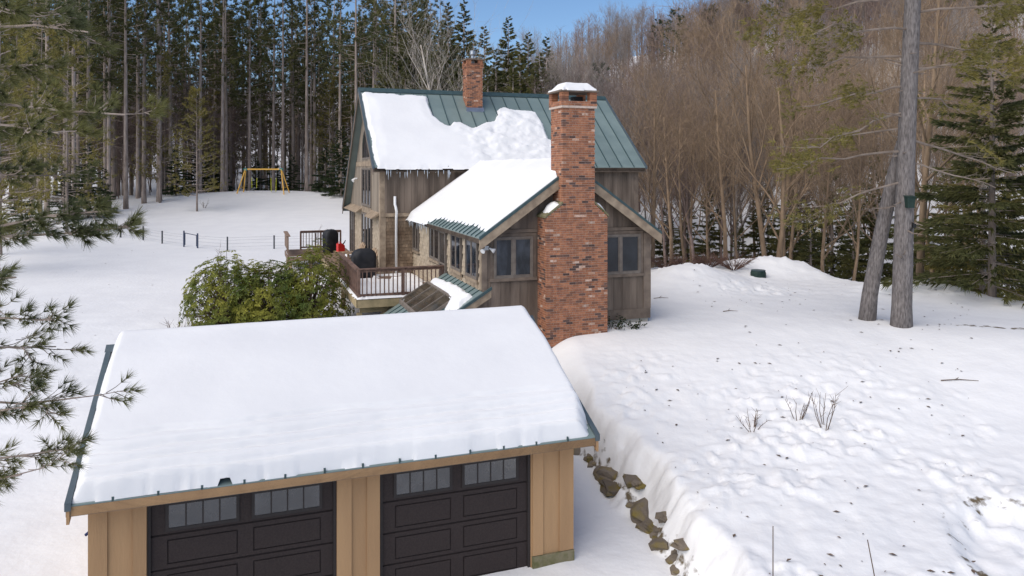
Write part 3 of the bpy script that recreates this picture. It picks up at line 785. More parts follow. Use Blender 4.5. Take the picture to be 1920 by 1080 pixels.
# ------------------------------------------------------------------ chimneys
BL, BH = 0.2032, 0.0677
def course(out, x0, x1, z, yf, odd):
    x = x0 - (BL / 2 if odd else 0)
    while x < x1 - 0.01:
        a, b = max(x, x0), min(x + BL, x1)
        if b - a > 0.03:
            out.append((a + (.005 if a > x0 + .001 else -.008), b + (-.005 if b < x1 - .001 else .008), yf - .008, yf + .09, z + .005, z + BH - .004))
        x += BL
def side_course(out, xs, y0, y1, z, odd, left):
    y = y0 - (BL / 2 if odd else 0)
    while y < y1 - 0.01:
        a, b = max(y, y0), min(y + BL, y1)
        if b - a > 0.03:
            out.append((xs - .008 if left else xs - .08, xs + .08 if left else xs + .008, a + .005, b - .005, z + .005, z + BH - .004))
        y += BL
def bricks_of(levels):
    """levels: list of z, each with (x0,x1,yf,yb)"""
    fr, sd = [], []
    for i, (z, x0, x1, yf, yb) in enumerate(levels):
        course(fr, x0, x1, z, yf, i % 2)
        side_course(sd, x0, yf + 0.1, yb, z, (i + 1) % 2, True)
        side_course(sd, x1, yf + 0.1, yb, z, (i + 1) % 2, False)
    return fr, sd
def chimney(name, levels, core, nparts):
    ch = part(core, name, 'mortar', house)
    fr, sd = bricks_of(levels)
    r = random.Random(len(levels))
    full = MB().box(0, BL - .01, 0, .098, 0, BH - .009).mesh('brick', 'brick')
    pale = MB().box(0, BL - .01, 0, .098, 0, BH - .009).mesh('brick', 'pale_brick')
    whole = [q for q in fr if abs(q[1] - q[0] - (BL - .01)) < 1e-4][:nparts]
    ws = set(whole)
    for q in whole:
        link('brick', pale if r.random() < 0.035 else full, ch, None, (q[0], q[2], q[4]))
    a, b = MB(), MB()
    for q in fr + sd:
        if q not in ws:
            (b if r.random() < 0.03 else a).box(*q)
    a.build('brick_courses', 'brick', ch, kind='stuff')
    if b.f:
        b.build('pale_bricks', 'pale_brick', ch, kind='stuff')
    return ch
lv = []
z = 1.70
sh0, sh1 = 5.77, 6.13
while z < 9.10:
    t = min(max((z + BH / 2 - sh0) / (sh1 - sh0), 0), 1)
    x0, x1 = 0.0 + 0.5 * t, 1.93 - 0.41 * t
    yb = 0.0 if z < sh1 else 0.16
    if z > 8.95:
        lv.append((z, x0 - .05, x1 + .05, -0.77, yb + .05))
    else:
        lv.append((z, x0, x1, -0.72, yb))
    z += BH
core = MB().box(0, 1.93, -0.72, 0.02, 0.4, sh0 + 0.0)
core.prism([(0, sh0), (1.93, sh0), (1.52, sh1), (0.5, sh1)], 'y', -0.72, 0.02)
core.box(0.5, 1.52, -0.72, 0.16, sh1, 8.95); core.box(0.45, 1.57, -0.77, 0.21, 8.95, z)
ztop = z
big = chimney('chimney', lv, core, 300)
# corner piers, cap and flue of the big chimney
for (x0, x1) in ((0.45, 0.67), (1.35, 1.57)):
    for (y0, y1) in ((-0.77, -0.57), (0.01, 0.21)):
        p = MB()
        for k in range(4):
            p.box(x0, x1, y0, y1, ztop + k * BH + .004, ztop + (k + 1) * BH - .004)
        p.build('cap_pier', 'brick', big)
MB().box(0.40, 1.62, -0.82, 0.26, ztop + 4 * BH, ztop + 4 * BH + .05).build('cap_slab', 'trim_dark', big)
MB().box(1.0, 1.28, -0.42, -0.14, ztop - .02, ztop + .17).build('flue', 'black', big)
for s in (0, 1):                                  # stone weatherings on the shoulders
    if s == 0:
        q = [(-.05, sh0 - .02), (0.5, sh1 + .03), (0.5, sh1 + .09), (-.05, sh0 + .045)]
    else:
        q = [(1.52, sh1 + .03), (1.98, sh0 - .02), (1.98, sh0 + .045), (1.52, sh1 + .09)]
    MB().prism(q, 'y', -0.74, 0.0).build('shoulder_cap', 'concrete', big)
lv2 = []; z = 9.4
while z < 12.0:
    lv2.append((z, 1.36, 2.08, 12.3, 13.06) if z < 11.8 else (z, 1.33, 2.11, 12.27, 13.09)); z += BH
core = MB().box(1.36, 2.08, 12.3, 13.06, 9.2, z)
small = chimney('rear_chimney', lv2, core, 0)
for x0 in (1.34, 1.88):
    for y0 in (12.28, 12.88):
        MB().box(x0, x0 + .2, y0, y0 + .2, z + .002, z + .16).build('cap_pier', 'brick', small)
MB().box(1.28, 2.16, 12.22, 13.14, z + .16, z + .22).build('cap_slab', 'trim_dark', small)
MB().tube([(1.72, 12.68, z), (1.72, 12.68, z + .42)], 0.09, 14).build('flue_pipe', 'steel', small)
MB().tube([(1.72, 12.68, z + .40), (1.72, 12.68, z + .45), (1.72, 12.68, z + .62), (1.72, 12.68, z + .66)], [0.09, 0.14, 0.14, 0.05], 14).build('flue_cowl', 'steel', small)
part(MB().prism([(12.22, main_top(12.22) + .01), (12.3, main_top(12.3) + .01), (12.3, main_top(12.3) + .16), (12.22, main_top(12.22) + .03)], 'x', 1.3, 2.14), 'chimney_flashing', 'steel', house)

# ------------------------------------------------------------------ snow on the house
def poly_sd(px, py, poly):
    """signed distance to polygon (positive inside)"""
    px = np.asarray(px, float); py = np.asarray(py, float)
    d = np.full(px.shape, 1e9); ins = np.zeros(px.shape, bool)
    n = len(poly)
    for i in range(n):
        x0, y0 = poly[i]; x1, y1 = poly[(i + 1) % n]
        ex, ey = x1 - x0, y1 - y0
        t = np.clip(((px - x0) * ex + (py - y0) * ey) / (ex * ex + ey * ey + 1e-12), 0, 1)
        d = np.minimum(d, np.hypot(px - x0 - t * ex, py - y0 - t * ey))
        c = ((y0 > py) != (y1 > py)) & (px < (x1 - x0) * (py - y0) / (y1 - y0 + 1e-12) + x0)
        ins ^= c
    return np.where(ins, d, -d)
MAINP = [(-3.30, 13.12), (-0.28, 13.0), (-0.37, 12.43), (-0.3, 11.81), (-0.06, 11.48), (0.23, 11.31), (0.49, 11.53), (0.83, 11.45), (1.26, 11.21), (1.83, 11.47), (2.41, 11.61),
         (2.62, 12.0), (2.8, 12.33), (3.17, 12.41), (4.7, 12.23), (4.76, 11.49), (4.72, 10.62), (4.95, 10.51), (4.8, 9.9), (4.5, 9.12), (-3.30, 9.12)]
def msurf(u, v):
    return u, v, 7.25 + (v - 9.2) * MS
def mthick(u, v):
    s = poly_sd(u, v, MAINP) + 0.10 * fbm(u * 2.5, v * 2.5, 41, 4)
    t = 0.17 * smooth(s, 0.0, 0.12) + 0.05 * smooth(s, 0.1, 0.6)
    broken = smooth(u, 0.2, 1.2)                   # slid, wrinkled right half
    t = t + broken * (0.13 * fbm(u * 1.8, v * 4.5, 43, 4)) * smooth(s, 0.05, 0.3) + 0.012 * fbm(u, v, 45, 3) * smooth(s, 0, .3)
    t = t * (0.45 + 0.55 * smooth(v, 9.12, 9.6))
    return np.where(s > 0, np.maximum(t, 0.006), 0)
slab_snow('snow_sheet', 'torn sheet of snow sliding down the main house roof', msurf, np.arange(-3.4, 5.3, 0.045), np.arange(9.1, 13.25, 0.045), mthick, HO, ROT)
def wsurf(u, v):                                  # u along b, v = a
    return v, u, 5.2 + (v - (A0 - 0.197)) * WS
def wthick(u, v):
    low = A0 - 0.197 + np.interp(u, [-0.5, 1, 5.4, 6.4, 10], [0.22, 0.30, 0.26, -0.06, -0.10])
    s = np.minimum(v - low, AP + 0.25 - v) + 0.07 * fbm(u * 2.2, v * 2.2, 51, 4)
    s = np.minimum(s, np.minimum(u + 0.34, 9.5 - u))
    t = 0.20 * smooth(s, 0, 0.16) + 0.06 * smooth(s, 0.15, 0.8) + 0.012 * fbm(u * 1.2, v * 1.2, 53, 3) * smooth(s, 0, .4)
    return np.where(s > 0, np.maximum(t, 0.006), 0)
slab_snow('snow_blanket', 'smooth snow blanket on the wing roof beside the big chimney', wsurf, np.arange(-0.4, 9.7, 0.05), np.arange(A0 - 0.34, AP + 0.3, 0.045), wthick, HO, ROT)
def lsurf(u, v):
    return v, u, lz(v)
LP = [(0.05, -2.03), (1.6, -1.98), (3.9, -2.07), (4.1, -2.4), (3.2, -2.45), (2.2, -2.42), (0.9, -2.5), (0.3, -2.75), (-0.2, -2.5)]
def lthick(u, v):
    s = poly_sd(u, v, LP) + 0.06 * fbm(u * 3, v * 3, 61, 3)
    return np.where(s > 0, 0.03 + 0.13 * smooth(s, 0, 0.12), 0)
slab_snow('snow_patch', 'ragged snow patch on the lean-to roof above the skylights', lsurf, np.arange(-0.4, 4.3, 0.04), np.arange(-2.95, -1.8, 0.04), lthick, HO, ROT)
def csurf(u, v):
    return u, v, np.full(np.shape(u), ztop + 4 * BH + .05)
def cthick(u, v):
    s = np.minimum(np.minimum(u - 0.44, 1.58 - u), np.minimum(v + 0.80, 0.24 - v)) + 0.03 * fbm(u * 4, v * 4, 65, 3)
    return np.where(s > 0, 0.05 + 0.20 * smooth(s, 0, 0.26) + 0.03 * fbm(u * 2, v * 2, 66, 2), 0)
slab_snow('chimney_snow', 'rounded snow cap on top of the big brick chimney', csurf, np.arange(0.38, 1.66, 0.03), np.arange(-0.86, 0.3, 0.03), cthick, HO, ROT)
for k, (x0, x1, lab) in enumerate(((0.06, 0.42, 'snow lump on the left sloping shoulder of the big chimney'), (1.60, 1.92, 'snow lump on the right sloping shoulder of the big chimney'))):
    def ssurf(u, v, k=k):
        zz = (sh0 + .045 + (u + .05) / .55 * (sh1 + .045 - sh0)) if k == 0 else (sh1 + .09 - (u - 1.52) / .46 * (sh1 + .045 - sh0))
        return u, v, zz
    def sthick(u, v, x0=x0, x1=x1):
        s = np.minimum(np.minimum(u - x0, x1 - u), np.minimum(v + 0.70, -0.18 - v)) + 0.05 * fbm(u * 5, v * 5, 67, 3)
        return np.where(s > 0, 0.02 + 0.10 * smooth(s, 0, 0.12), 0)
    slab_snow('snow_lump', lab, ssurf, np.arange(x0 - .05, x1 + .05, 0.025), np.arange(-0.75, -0.1, 0.025), sthick, HO, ROT)
# icicles under the main eave and the wing eave
m = MB(); r = random.Random(5)
for i in range(46):
    if i < 24:
        x, y, zt_ = r.uniform(-2.9, -0.2), 9.2 + r.uniform(-.02, .02), 7.08
    else:
        x, y, zt_ = A0 - 0.2 + r.uniform(-.04, .04), r.uniform(6.3, 9.3), 5.12
    L = r.uniform(0.06, 0.36)
    m.tube([(x, y, zt_ - HZ + .04), (x, y, zt_ - HZ - L * .5), (x, y, zt_ - HZ - L)], [0.016, 0.01, 0.002], 5)
ic = m.build('icicles', 'ice'); ic.location = (HO[0], HO[1], HZ); ic.rotation_euler = (0, 0, ROT)
tag(ic, 'thin icicles hanging under the snowy house eaves', 'icicles', kind='stuff')
# ------------------------------------------------------------------ deck
DF = 2.89
deck = thing('deck', 'raised wooden deck with brown railings wrapped round the house corner', 'deck', (HO[0], HO[1], HZ), ROT)
bm_short = MB().box(-4.72, M0 - .06, 0, .136, DF - .035, DF).mesh('deck_board', 'deck')
bm_front = MB().box(-4.72, A0 - .06, 0, .136, DF - .035, DF).mesh('deck_board', 'deck')
bm_far = MB().box(-6.25, M0 - .06, 0, .136, DF - .035, DF).mesh('deck_board', 'deck')
b = 4.22
while b < 20.7:
    me = bm_front if b < B1 - .2 else bm_short if b < 17.6 else bm_far
    if not (B1 - .2 <= b < B1):
        link('deck_board', me, deck, None, (0, b, -HZ))
    b += 0.142
for q in ((-4.75, A0 - .05, 4.17, 4.215), ):
    part(MB().box(q[0], q[1], q[2], q[3], DF - .30, DF - .04), 'rim_joist', 'deck_beam', deck)
part(MB().box(-4.765, -4.722, 4.17, 17.6, DF - .30, DF - .04), 'rim_joist', 'deck_beam', deck)
part(MB().box(-6.28, -4.7, 17.58, 17.62, DF - .26, DF - .04), 'rim_joist', 'deck', deck)
part(MB().box(-6.3, -6.26, 17.58, 20.8, DF - .26, DF - .04), 'rim_joist', 'deck', deck)
part(MB().box(-4.6, -1.9, 4.5, 4.62, DF - .52, DF - .30), 'beam', 'deck_beam', deck)
for (a, b) in ((-4.62, 4.5), (-4.62, 9.0), (-4.62, 13.4), (-6.15, 17.8), (-5.2, 17.8), (-6.15, 20.6)):
    part(MB().box(a - .08, a + .08, b - .08, b + .08, 0.9, DF - (.52 if b < 5 else .26)), 'support_post', 'deck_beam', deck)
part(MB().hexa([(-4.3, 4.5, DF - .95), (-4.2, 4.5, DF - .95), (-4.2, 4.6, DF - .95), (-4.3, 4.6, DF - .95), (-3.6, 4.5, DF - .35), (-3.5, 4.5, DF - .35), (-3.5, 4.6, DF - .35), (-3.6, 4.6, DF - .35)]), 'brace', 'deck_beam', deck)
bal_m = MB().box(-.018, .018, -.018, .018, DF + .09, DF + .90).mesh('baluster', 'rail')
def rail(p0, p1, posts):
    p0 = Vector(p0); p1 = Vector(p1); d = (p1 - p0); L = d.length; d.normalize(); n = Vector((-d.y, d.x))
    def bar(w, z0, z1):
        q = [p0 - n * w, p1 - n * w, p1 + n * w, p0 + n * w]
        return MB().hexa([(v.x, v.y, z0) for v in q] + [(v.x, v.y, z1) for v in q])
    top = part(bar(.07, DF + .945, DF + .985), 'railing', 'rail', deck)
    bar(.02, DF + .86, DF + .94).build('upper_rail', 'rail', top)
    bar(.02, DF + .06, DF + .14).build('lower_rail', 'rail', top)
    k = int(L / 0.143)
    for i in range(1, k):
        p = p0 + d * (L * i / k)
        link('baluster', bal_m, top, None, (p.x - n.x * .038, p.y - n.y * .038, 0))
    for t in posts:
        p = p0 + d * (L * t)
        MB().box(p.x - .045, p.x + .045, p.y - .045, p.y + .045, DF - .25, DF + .943).build('post', 'rail', top)
rail((-4.70, 4.25), (A0 - .06, 4.25), (0.012, 0.52, 0.985))
rail((-4.70, 4.33), (-4.70, 9.3), (0.5, 0.99))
rail((-5.5, 20.75), (M0 - .3, 20.75), (0.01, 0.5, 0.99))
# solid board guard at the far outer corner
part(MB().box(-6.30, -6.24, 17.7, 20.75, DF + .25, DF + .95), 'guard_board', 'deck', deck)
part(MB().box(-6.36, -6.16, 17.66, 20.8, DF + .95, DF + .99), 'guard_cap', 'deck', deck)
# snow lying on the deck
def dsurf(u, v):
    return u, v, np.full(np.shape(u), DF)
def dthick(u, v):
    s = np.minimum(np.minimum(u + 4.74, A0 - .05 - u), np.minimum(v - 4.19, B1 - .1 - v)) + 0.05 * fbm(u * 3, v * 3, 71, 3)
    t = 0.035 + 0.05 * smooth(s, 0, .2) + 0.05 * fbm(u * 1.4, v * 1.4, 72, 3)
    return np.where((s > 0) & (fbm(u * .8, v * .8, 73, 3) > -0.33), np.maximum(t, 0.008), 0)
slab_snow('deck_snow', 'trampled snow lying on the deck boards behind the railing', dsurf, np.arange(-4.8, A0, 0.06), np.arange(4.15, B1, 0.06), dthick, HO, ROT)

# ------------------------------------------------------------------ things on the deck
def grill(name, label, a, b, w, d, h, rz):
    x, y = hw_(a, b)
    g = thing(name, label, 'grill', (x, y, DF + .01), ROT + rz)
    rings = [(0.0, 0.94, .9), (0.12, 0.98, .96), (h * .5, 1.0, 1.0), (h * .72, 1.03, 1.05), (h * .86, 0.95, .95), (h * .95, 0.72, .8), (h, 0.42, .5)]
    N = 28; r = random.Random(3); vs = []; fs = []
    for i, (z, sx, sy) in enumerate(rings):
        for k in range(N):
            t = 2 * math.pi * k / N
            c, s = math.cos(t), math.sin(t)
            f = 1 + (0.045 * math.sin(t * 7 + 1.3) + 0.03 * math.sin(t * 11)) * (1 - i / 7)      # hanging folds
            ex = math.copysign(abs(c) ** .45, c); ey = math.copysign(abs(s) ** .45, s)
            vs.append((ex * w / 2 * sx * f, ey * d / 2 * sy * f, z + r.uniform(-.01, .01)))
    for i in range(len(rings) - 1):
        for k in range(N):
            fs.append((i * N + k, i * N + (k + 1) % N, (i + 1) * N + (k + 1) % N, (i + 1) * N + k))
    fs.append(tuple((len(rings) - 1) * N + k for k in range(N)))
    mb = MB(); mb.v, mb.f = vs, fs
    mb.build('cover', 'cover', g, True)
    for sx in (-1, 1):
        for sy in (-1, 1):
            MB().box(sx * w * .36 - .03, sx * w * .36 + .03, sy * d * .34 - .03, sy * d * .34 + .03, -0.01, 0.15).build('leg', 'black', g)
    sn = MB(); 
    for i in range(5):
        sn.box(-w * .2 + i * w * .08, -w * .13 + i * w * .08, -d * .3 - .01 * (i % 2), -d * .18, h * .93, h * .955)
    if name == 'covered_grill' and b < 12:
        sn.build('snow_dusting', 'snow', g)
    return g
grill('covered_grill', 'large barbecue grill under a black cover at the house corner', -3.82, 9.0, 0.92, 0.62, 1.14, 0.1)
grill('covered_grill', 'narrow barbecue grill under a black cover by the far deck railing', -4.15, 18.6, 0.72, 0.55, 1.18, 0.5)
def lounge_chair(label, a, b, rz):
    x, y = hw_(a, b)
    c = thing('garden_chair', label, 'chair', (x, y, DF), ROT + rz)
    for i in range(5):
        MB().box(-.27, .27, -.28 + i * .11, -.19 + i * .11, .36 - i * .03, .38 - i * .03).build('seat_slat', 'chair', c)
    for i in range(5):
        u = -.24 + i * .12; top = 1.02 - abs(i - 2) * .05
        MB().hexa([(u - .045, .22, .22), (u + .045, .22, .22), (u + .045, .245, .22), (u - .045, .245, .22), (u * 1.25 - .05, .48, top), (u * 1.25 + .05, .48, top), (u * 1.25 + .05, .505, top), (u * 1.25 - .05, .505, top)]).build('back_slat', 'chair', c)
    for s in (-1, 1):
        MB().box(s * .34 - .07, s * .34 + .07, -.36, .34, .55, .575).build('armrest', 'chair', c)
        MB().box(s * .30 - .02, s * .30 + .02, -.33, -.24, 0, .55).build('leg', 'chair', c)
        MB().hexa([(s * .29 - .02, -.30, .24), (s * .29 + .02, -.30, .24), (s * .29 + .02, .52, 0), (s * .29 - .02, .52, 0), (s * .29 - .02, -.30, .36), (s * .29 + .02, -.30, .36), (s * .29 + .02, .52, .10), (s * .29 - .02, .52, .10)]).build('leg', 'chair', c)
    MB().box(-.25, .25, -.26, .2, .385, .50).build('snow_cushion', 'snow', c)
    return c
lounge_chair('slatted cedar chair heaped with snow, beside the large covered grill', -3.62, 10.3, math.radians(-70))
lounge_chair('slatted cedar chair heaped with snow, by the gable sliding door', -3.75, 13.0, math.radians(-80))
x, y = hw_(-4.05, 14.9)
tb = thing('side_table', 'small wooden table carrying a red fuel can', 'table', (x, y, DF), ROT)
for i in range(4):
    MB().box(-.3, .3, -.28 + i * .145, -.15 + i * .145, .42, .445).build('top_slat', 'chair', tb)
for sx in (-1, 1):
    for sy in (-1, 1):
        MB().box(sx * .25 - .03, sx * .25 + .03, sy * .23 - .03, sy * .23 + .03, 0, .42).build('leg', 'chair', tb)
can = thing('fuel_can', 'bright red plastic fuel can on the small deck table', 'fuel can', (x, y, DF + .447), ROT + .4)
m = MB().prism([(-.17, 0), (.17, 0), (.17, .26), (.06, .36), (-.17, .36)], 'y', -.1, .1)
m.build('can_body', 'red', can)
MB().tube([(.1, 0, .30), (.2, 0, .40), (.26, 0, .50)], [.035, .025, .018], 8).build('spout', 'black', can)
MB().tube([(-.14, 0, .355), (-.12, 0, .43), (.0, 0, .43), (.04, 0, .355)], .018, 6).build('handle', 'red', can)

# ------------------------------------------------------------------ swing set
SX, SY = -25.3, 76.0
sz = Hs(SX, SY)
sw = thing('swing_set', 'yellow timber swing set with two swings on the snowy rise', 'swing set', (SX, SY, sz), math.radians(-3))
HB = 2.45
MB().box(-1.95, 1.95, -.06, .06, HB - .14, HB).build('top_beam', 'yellow', sw)
for s in (-1, 1):
    for t in (-1, 1):
        MB().tube([(s * 1.85, t * .05, HB - .05), (s * (2.45), t * .85, -.25)], .062, 4).build('leg', 'yellow', sw)
    MB().box(s * 1.85 - .16, s * 1.85 + .16, -.1, .1, HB - .2, HB + .03).build('bracket', 'teal', sw)
    MB().tube([(s * 2.22, -.55, .55), (s * 2.22, .55, .55)], .05, 4).build('cross_brace', 'yellow', sw)
for cx, seat_z in ((-.95, .45), (1.05, .05)):
    s0 = MB().box(cx - .24, cx + .24, -.09, .09, seat_z, seat_z + .03).build('swing_seat', 'steel', sw)
    for t in (-1, 1):
        MB().tube([(cx + t * .30, 0, HB - .14), (cx + t * .27, 0, 1.5)], .02, 5).build('swing_chain', 'steel', sw)
        MB().tube([(cx + t * .27, 0, 1.5), (cx + t * .24, 0, seat_z + .01)], .028, 5).build('chain_sleeve', 'lime', sw)
for cx in (-.05, .3):
    MB().tube([(cx, 0, HB - .14), (cx, 0, 1.7)], .015, 5).build('hanging_rope', 'steel', sw)

# ------------------------------------------------------------------ wire fence with gate
fpts = [(-30.2, 52.0), (-28.2, 51.0), (-26.2, 50.0), (-24.2, 49.0), (-22.3, 47.6), (-20.3, 46.2), (-19.2, 45.6), (-17.0, 44.6), (-14.4, 45.2), (-12.0, 45.6)]
fence = thing('wire_fence', 'low wire fence with thin dark posts crossing the lawn', 'fence', (fpts[4][0], fpts[4][1], Hs(*fpts[4])))
fz0 = Hs(*fpts[4])
for i, (x, y) in enumerate(fpts):
    if i in (5, 6):
        continue
    z = Hs(x, y)
    MB().box(x - fpts[4][0] - .035, x - fpts[4][0] + .035, y - fpts[4][1] - .035, y - fpts[4][1] + .035, z - fz0 - .2, z - fz0 + .82 + .1 * (i % 3 == 0)).build('fence_post', 'post', fence)
for i in range(len(fpts) - 1):
    if i == 5:
        continue
    (x0, y0), (x1, y1) = fpts[i], fpts[i + 1]
    for h in (.2, .4, .6, .75):
        p = [(x0 + (x1 - x0) * t - fpts[4][0], y0 + (y1 - y0) * t - fpts[4][1], Hs(x0 + (x1 - x0) * t, y0 + (y1 - y0) * t) - fz0 + h) for t in (0, .5, 1)]
        MB().tube(p, .006, 3, False).build('fence_wire', 'wire', fence)
(x0, y0), (x1, y1) = fpts[5], fpts[6]
gz0 = Hs(x0, y0)
gate = thing('fence_gate', 'dark blue pipe gate standing in the wire fence', 'gate', (x0, y0, gz0))
dz = Hs(x1, y1) - gz0
MB().tube([(0, 0, -.2), (0, 0, 1.0)], .05, 8).build('gate_post', 'gate', gate)
MB().tube([(x1 - x0, y1 - y0, dz - .2), (x1 - x0, y1 - y0, dz + .9)], .05, 8).build('gate_post', 'gate', gate)
MB().tube([(0.07, 0, .12), (0.07, 0, .86), (x1 - x0 - .07, y1 - y0, dz + .78), (x1 - x0 - .07, y1 - y0, dz + .1)], .028, 6).build('gate_frame', 'gate', gate)

# ------------------------------------------------------------------ small things
def box_at(name, label, cat, x, y, z, rz, mbs):
    t = thing(name, label, cat, (x, y, z), rz)
    for n, mb, mat in mbs:
        mb.build(n, mat, t)
    return t
# sled leaning by the garage's far side
x, y = GO[0] - CR * 0.10 - SR * 1.5, GO[1] - SR * 0.10 + CR * 1.5
sled = thing('sled', 'dark blue plastic sled and handle leaning beside the tan garage wall', 'sled', (x, y, 0.0), ROT)
m = MB().tube([(-.1, 0, .0), (-.05, 0, .5), (0.0, 0, .95), (-.06, 0, 1.16), (-.16, 0, 1.22), (-.24, 0, 1.15)], [.03, .03, .03, .03, .028, .025], 8)
m.build('handle', 'blue', sled, True)
vs = MB()
for i in range(8):
    t0, t1 = i / 8, (i + 1) / 8
    za, zb = .05 + .6 * t0, .05 + .6 * t1
    oa, ob = -.35 * (1 - t0) ** 2, -.35 * (1 - t1) ** 2
    vs.hexa([(oa - .03, -.3, za), (oa + .0, -.3, za), (oa + .0, .3, za), (oa - .03, .3, za), (ob - .03, -.3, zb), (ob + .0, -.3, zb), (ob + .0, .3, zb), (ob - .03, .3, zb)])
vs.build('sled_body', 'black', sled)
# marker stakes on the bank
for (x, y, lab, lean_) in ((3.95, 11.3, 'thin upright marker stake on the snow bank near the stones', 0.0), (5.35, 10.9, 'thin leaning marker stake in the open snow', 0.16)):
    z = Hs(x, y)
    t = tag(MB().tube([(0, 0, -.15), (-lean_ * .4, 0, .45), (-lean_, 0, .95)], [.009, .008, .007], 6).build('marker_stake', 'twig'), lab, 'stake')
    t.location = (x, y, z)
# fallen sticks
r = random.Random(12)
for (x, y, L, lab) in ((11.2, 18.7, .9, 'forked fallen stick on the snow near the twin pine'), (5.5, 27.6, .55, 'short dark stick lying on the snow below the plough bank'),
                       (7.3, 25.0, .5, 'small stick lying on the open snow right of the house'), (2.9, 23.9, .4, 'tiny twig lying on the snow by the house corner')):
    z = Hs(x, y)
    m = MB().tube([(-L * .5, 0, .02), (0, .03, .04), (L * .5, -.05, .03)], [.014, .012, .006], 5)
    m.tube([(-L * .1, .02, .035), (L * .15, .22, .05), (L * .3, .3, .04)], [.009, .007, .004], 4)
    t = tag(m.build('fallen_stick', 'twig'), lab, 'stick'); t.location = (x, y, z); t.rotation_euler = (0, 0, r.uniform(-.5, .5))
# green barrel lid in the plough bank
x, y = 10.75, 32.6
t = thing('barrel', 'green barrel half buried in the ploughed snow bank', 'barrel', (x, y, Hs(x, y) - .25))
MB().tube([(0, 0, 0), (0, 0, .1), (0, 0, .42), (0, 0, .5)], [.3, .33, .33, .29], 16).build('barrel_body', 'green_box', t, False)
MB().tube([(0, 0, .5), (0, 0, .53)], [.31, .31], 16).build('lid', 'trim_metal', t)
# mossy stones of the low retaining wall
r = random.Random(21)
def stone(x, y, z, sx, sy, sz, rz, seed):
    mb = MB(); N, K = 10, 7
    for i in range(K):
        ph = math.pi * i / (K - 1)
        for k in range(N):
            t = 2 * math.pi * k / N
            n = 1 + 0.55 * float(fbm(np.array([math.cos(t) * math.sin(ph) * 1.6 + seed * 3.1]), np.array([math.cos(ph) * 1.6 + math.sin(t) * math.sin(ph) * 1.3 + seed]), 5, 3)[0]) * 1.6
            c, s = math.cos(t), math.sin(t)
            mb.v.append((sx * n * math.sin(ph) ** .6 * math.copysign(abs(c) ** .5, c), sy * n * math.sin(ph) ** .6 * math.copysign(abs(s) ** .5, s), sz * n * math.cos(ph)))
    for i in range(K - 1):
        for k in range(N):
            mb.f.append((i * N + k, i * N + (k + 1) % N, (i + 1) * N + (k + 1) % N, (i + 1) * N + k))
    o = mb.build('wall_stone', 'rock', None, False)
    o.location = (x, y, z); o.rotation_euler = (0, 0, rz)
    return tag(o, 'rough mossy stone in the low retaining wall beside the garage', 'stone', 'stones of the retaining wall')
i = 0
yy = 18.6
while yy > 12.9:
    cx = float(bank_x(yy)) - 0.18
    sx, sz_ = r.uniform(.10, .30), r.uniform(.08, .20)
    stone(cx + r.uniform(-.1, .06), yy, -0.02 + sz_ * .35 + Hs(cx - .35, yy), sx * .8, sx, sz_, r.uniform(0, 3), i)
    if r.random() < .4:
        stone(cx + .10, yy + .1, 0.34 + r.uniform(0, .12) + Hs(cx - .35, yy), sx * .7, sx * .9, sz_ * .75, r.uniform(0, 3), i + 50)
    yy -= sx * r.uniform(.9, 1.7); i += 1

# bark flecks and leaf bits strewn over the yard snow
r = random.Random(77); m = MB()
for k in range(420):
    if k < 330:
        y = r.uniform(9, 31); x = r.uniform(2.6, 0.62 * y)
        if x < float(bank_x(y)) + .3: continue
    else:
        y = r.uniform(13, 45); x = r.uniform(-.6, -.25) * y
        if abs(x - GO[0]) < 6 and y < 20: continue
    if abs(x - HO[0] - 2) < 4 and 20 < y < 34 or (-14 < x < -1 and 18 < y < 45): continue
    z = Hs(x, y) + .012; L = r.choice((.02, .03, .04, .07)); a = r.uniform(0, 3.14)
    dx, dy = math.cos(a) * L, math.sin(a) * L
    m.quad((x - dx, y - dy, z), (x + dy * .4, y - dx * .4, z + .015), (x + dx, y + dy, z + .004), (x - dy * .4, y + dx * .4, z + .01))
lt = tag(m.build('bark_flecks', 'twig'), 'scattered dark bark flecks and leaf bits on the snow', 'litter', kind='stuff')
# ------------------------------------------------------------------ vegetation
def rdir(r, up=0.0):
    t = r.uniform(0, 2 * math.pi); z = r.uniform(-1, 1)
    s = math.sqrt(1 - z * z)
    return Vector((s * math.cos(t), s * math.sin(t), z + up)).normalized()
def tuft(mb, p, d, n, L, w, spread, r):
    """needle tuft: n thin blades fanning out from p about direction d"""
    d = d.normalized(); u = d.orthogonal().normalized(); v = d.cross(u)
    for i in range(n):
        t = r.uniform(0, 2 * math.pi); s = spread * math.sqrt(r.random())
        q = (d + (u * math.cos(t) + v * math.sin(t)) * s).normalized()
        side = q.cross(rdir(r)).normalized() * w * .5
        e = p + q * L * r.uniform(.7, 1.1)
        mb.tri(p - side, p + side, e)
def finish_tree(root, trunk, crown, bark, needle):
    kids = [trunk.build('trunk', bark, root, True)]
    if crown is not None and crown.f:
        kids.append(crown.build('crown', needle, root))
    KIDS[root.name] = kids
    return root
